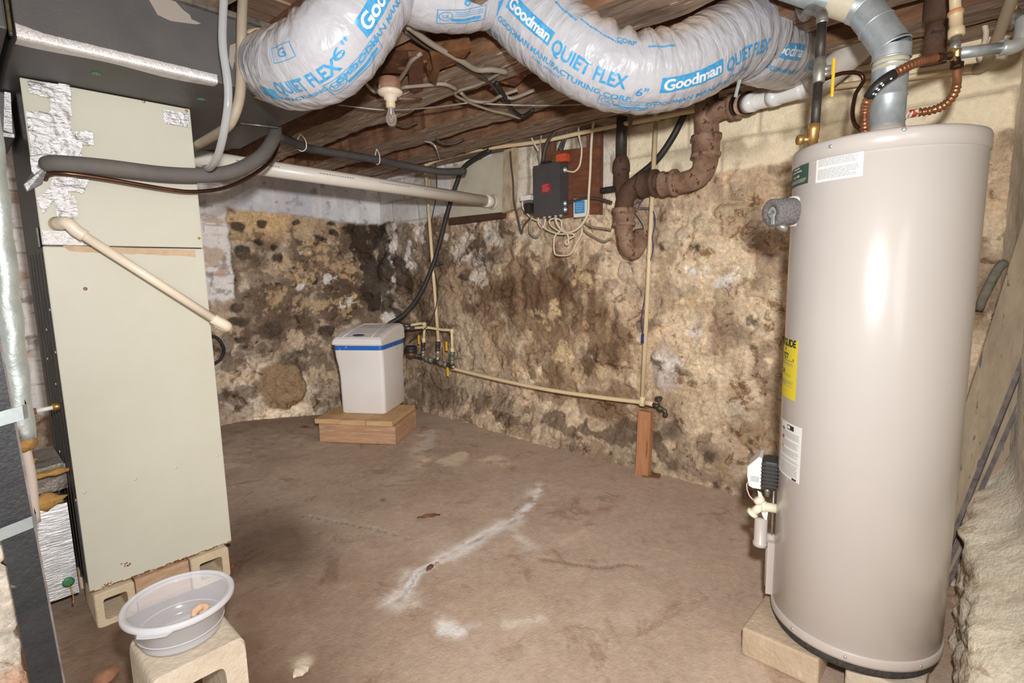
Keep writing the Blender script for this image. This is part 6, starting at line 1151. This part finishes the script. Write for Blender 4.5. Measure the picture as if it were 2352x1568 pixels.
# upright block with the round food container
bx0, bx1, by0, by1, bz = .216, .424, 1.347, 1.560, .39
hollow = hollow_block(bx0, bx1, by0, by1, .008, bz, .052, CONCL, 'concrete_block', 'pale rust-stained concrete block standing on end under the plastic container')
n = np.array([0, 0, 1.])
PL = mat('clear_plastic', (226, 226, 230), .2, spec=.6, clear=.76, fres=.7)
o = np.array([.318, 1.478, bz+.002])
t = thing('food_container', 'round clear plastic food container on the upright concrete block', 'container', o)
g = G(); prof = [(.0, .0), (.080, .0), (.088, .004), (.091, .012), (.094, .030), (.096, .031), (.108, .086), (.112, .088), (.113, .098)]
prof = prof+[(r-.0016, z+.0016 if r < .085 else z) for r, z in prof[::-1]]
g.lathe(prof, o, n, 72, cap=False); obj('bowl', g, PL, t)
g = G(); g.lathe([(.1115, .088), (.124, .086), (.1255, .089), (.1255, .098), (.122, .102), (.117, .101), (.1125, .097), (.1115, .097)], o, n, 72, cap=False); rim = obj('rim', g, mat('milky_plastic', (232, 232, 236), .2, clear=.45, fres=.75), t)
g = G(); a0 = math.atan2(-.62, -.5); P = [o+np.array([math.cos(a0+q)*r, math.sin(a0+q)*r, .087]) for r, qs in ((.124, np.linspace(-.32, .32, 12)), (.137, np.linspace(.24, -.24, 10))) for q in qs]; g.prism(P, (0, 0, .002)); obj('lift_tab', g, MATS['milky_plastic'], rim)
g = G(); g.tube([o+np.array([math.cos(q)*.0965, math.sin(q)*.0965, .031]) for q in np.linspace(0, 2*PI, 60)], .0012, 6, spl=False); obj('water_line', g, MATS['milky_plastic'], t)
q = o+[.055, .035, .012]; g = G(); g.tube([q+[-.02, 0, 0], q+[-.01, .012, .006], q+[.006, .010, .012], q+[.012, -.004, .012], q+[.002, -.012, .008], q+[-.006, -.004, .006]], [.006, .010, .010, .009, .006, .004], 12, step=.004)
tag(obj('plaster_scrap', g, mat('peach_scrap', (226, 196, 166), .8, var=(200, 150, 112), vs=30, bump=.4, bs=80)), 'curled pale scrap lying inside the plastic container', 'scrap')

# ------------------------------------------------------------------ boards leaning on the near wall
BD = mat('leaning_board', (168, 150, 124), .8, var=(134, 118, 98), vs=3, stretch=(7, 7, 1), bump=.2, bs=40, spots=(96, 88, 88), ss=9, st=.63)
BE = mat('board_edge', (84, 76, 80), .85, var=(130, 118, 110), vs=26, bump=.6, bs=60)
def board(px4, D4, th, label):
    t_ = thing('leaning_board', label, 'board', at(*px4[2], D4[2]), 'boards leaning on the near wall')
    P = [at(*p, d) for p, d in zip(px4, D4)]; n = nrm(np.cross(P[1]-P[0], P[3]-P[0]))
    if np.dot(n, P[0]-EYE) < 0: n = -n
    g = G(); g.prism(P, n*th); obj('face', g, BD, t_)
    g = G(); e0, e1 = P[1], P[2]; w = nrm(np.cross(e1-e0, n)); w = w if np.dot(w, P[1]-P[0]) > 0 else -w; g.prism([e0-w*.012-n*.0015, e0+w*.002-n*.0015, e1+w*.002-n*.0015, e1-w*.012-n*.0015], n*(th+.002)); obj('rough_edge', g, BE, t_)
board([(2356, 490), (2424, 650), (2178, 1268), (2120, 1240)], [1.86, 1.78, 1.92, 1.98], .02, 'widest scarred board leaning on the near wall behind the heater')
board([(2345, 760), (2372, 868), (2176, 1310), (2150, 1300)], [1.86, 1.84, 1.95, 1.97], .02, 'middle board leaning on the near wall')
board([(2345, 870), (2376, 950), (2176, 1352), (2150, 1340)], [1.89, 1.87, 1.97, 1.99], .02, 'dark-edged outermost board leaning on the near wall')
t = wire('root', [ox(2308, 604, 2.93), ox(2296, 612, 2.92), ox(2280, 640, 2.93), ox(2262, 676, 2.94), ox(2248, 710, 2.95)], .017, mat('grey_root', (140, 134, 118), .9, var=(104, 98, 84), vs=20, bump=.6, bs=50), 'crooked grey root sticking out of the wall right of the heater', 'root', seg=12)
wire('green_wire', [at(2229, 1262, 1.8), at(2240, 1300, 1.72), at(2262, 1345, 1.62), at(2300, 1400, 1.52), at(2330, 1430, 1.46), at(2352, 1475, 1.40), at(2372, 1530, 1.36)], .0045, mat('green_cable', (150, 166, 140), .5), 'pale green wire hanging down over the rough footing', 'cable')

# ------------------------------------------------------------------ litter on the floor and a cable in the corner
BARK = mat('bark_chip', (150, 98, 60), .85, var=(104, 64, 40), vs=30, bump=.4, bs=60)
def chip(px, py, L, wd_, ang, label, m=BARK, name='bark_chip', h=.010):
    c = np.array([*F(px, py), .006]); n = 9; v = []; d = np.array([math.cos(ang), math.sin(ang), 0]); s_ = np.array([-d[1], d[0], 0])
    for i in range(n+1):
        u = i/n*2-1; w = wd_*(1-abs(u)**2.2)+.0015; z = h*(1-u*u)
        for k in (-1, -.4, .4, 1): v.append(c+d*u*L+s_*k*w+np.array([0, 0, z*(1-.6*k*k)+.003+.002*math.sin(i*2+k)]))
    f = [[i*4+k, i*4+k+1, (i+1)*4+k+1, (i+1)*4+k] for i in range(n) for k in range(3)]; g = G(); g.add(v, f); g.add([np.asarray(p)-[0, 0, .004] for p in v], [q[::-1] for q in f]); return tag(obj(name, g, m), label, 'bark chip')
chip(985, 1188, .062, .013, -.55, 'long brown bark chip lying alone on the middle of the floor')
chip(988, 1307, .026, .011, .3, 'short dark bark chip beside the white crack', mat('dark_bark', (104, 74, 56), .85))
chip(1004, 1300, .014, .008, .8, 'tiny pale chip next to the short dark bark chip', mat('pale_bark', (176, 146, 116), .85))
chip(246, 1562, .05, .03, .8, 'reddish wood scrap on the floor left of the upright block', mat('red_scrap', (170, 126, 96), .85, var=(140, 96, 70), vs=30), 'wood_scrap', .03)
chip(525, 1312, .05, .012, .6, 'peeled bark strip at the right end of the furnace blocks')
chip(692, 1545, .030, .020, .2, 'flat pale stone chip near the bottom of the floor', mat('stone_chip', (226, 208, 186), .9), 'stone_chip', .006)
wire('black_cable', [oy(470, 770, 4.50), oy(498, 775, 4.50), oy(514, 800, 4.48), oy(508, 822, 4.48), oy(490, 836, 4.48), oy(470, 842, 4.48)], .011, BLACK, 'black cable loop peeking out behind the furnace', 'cable', seg=10)
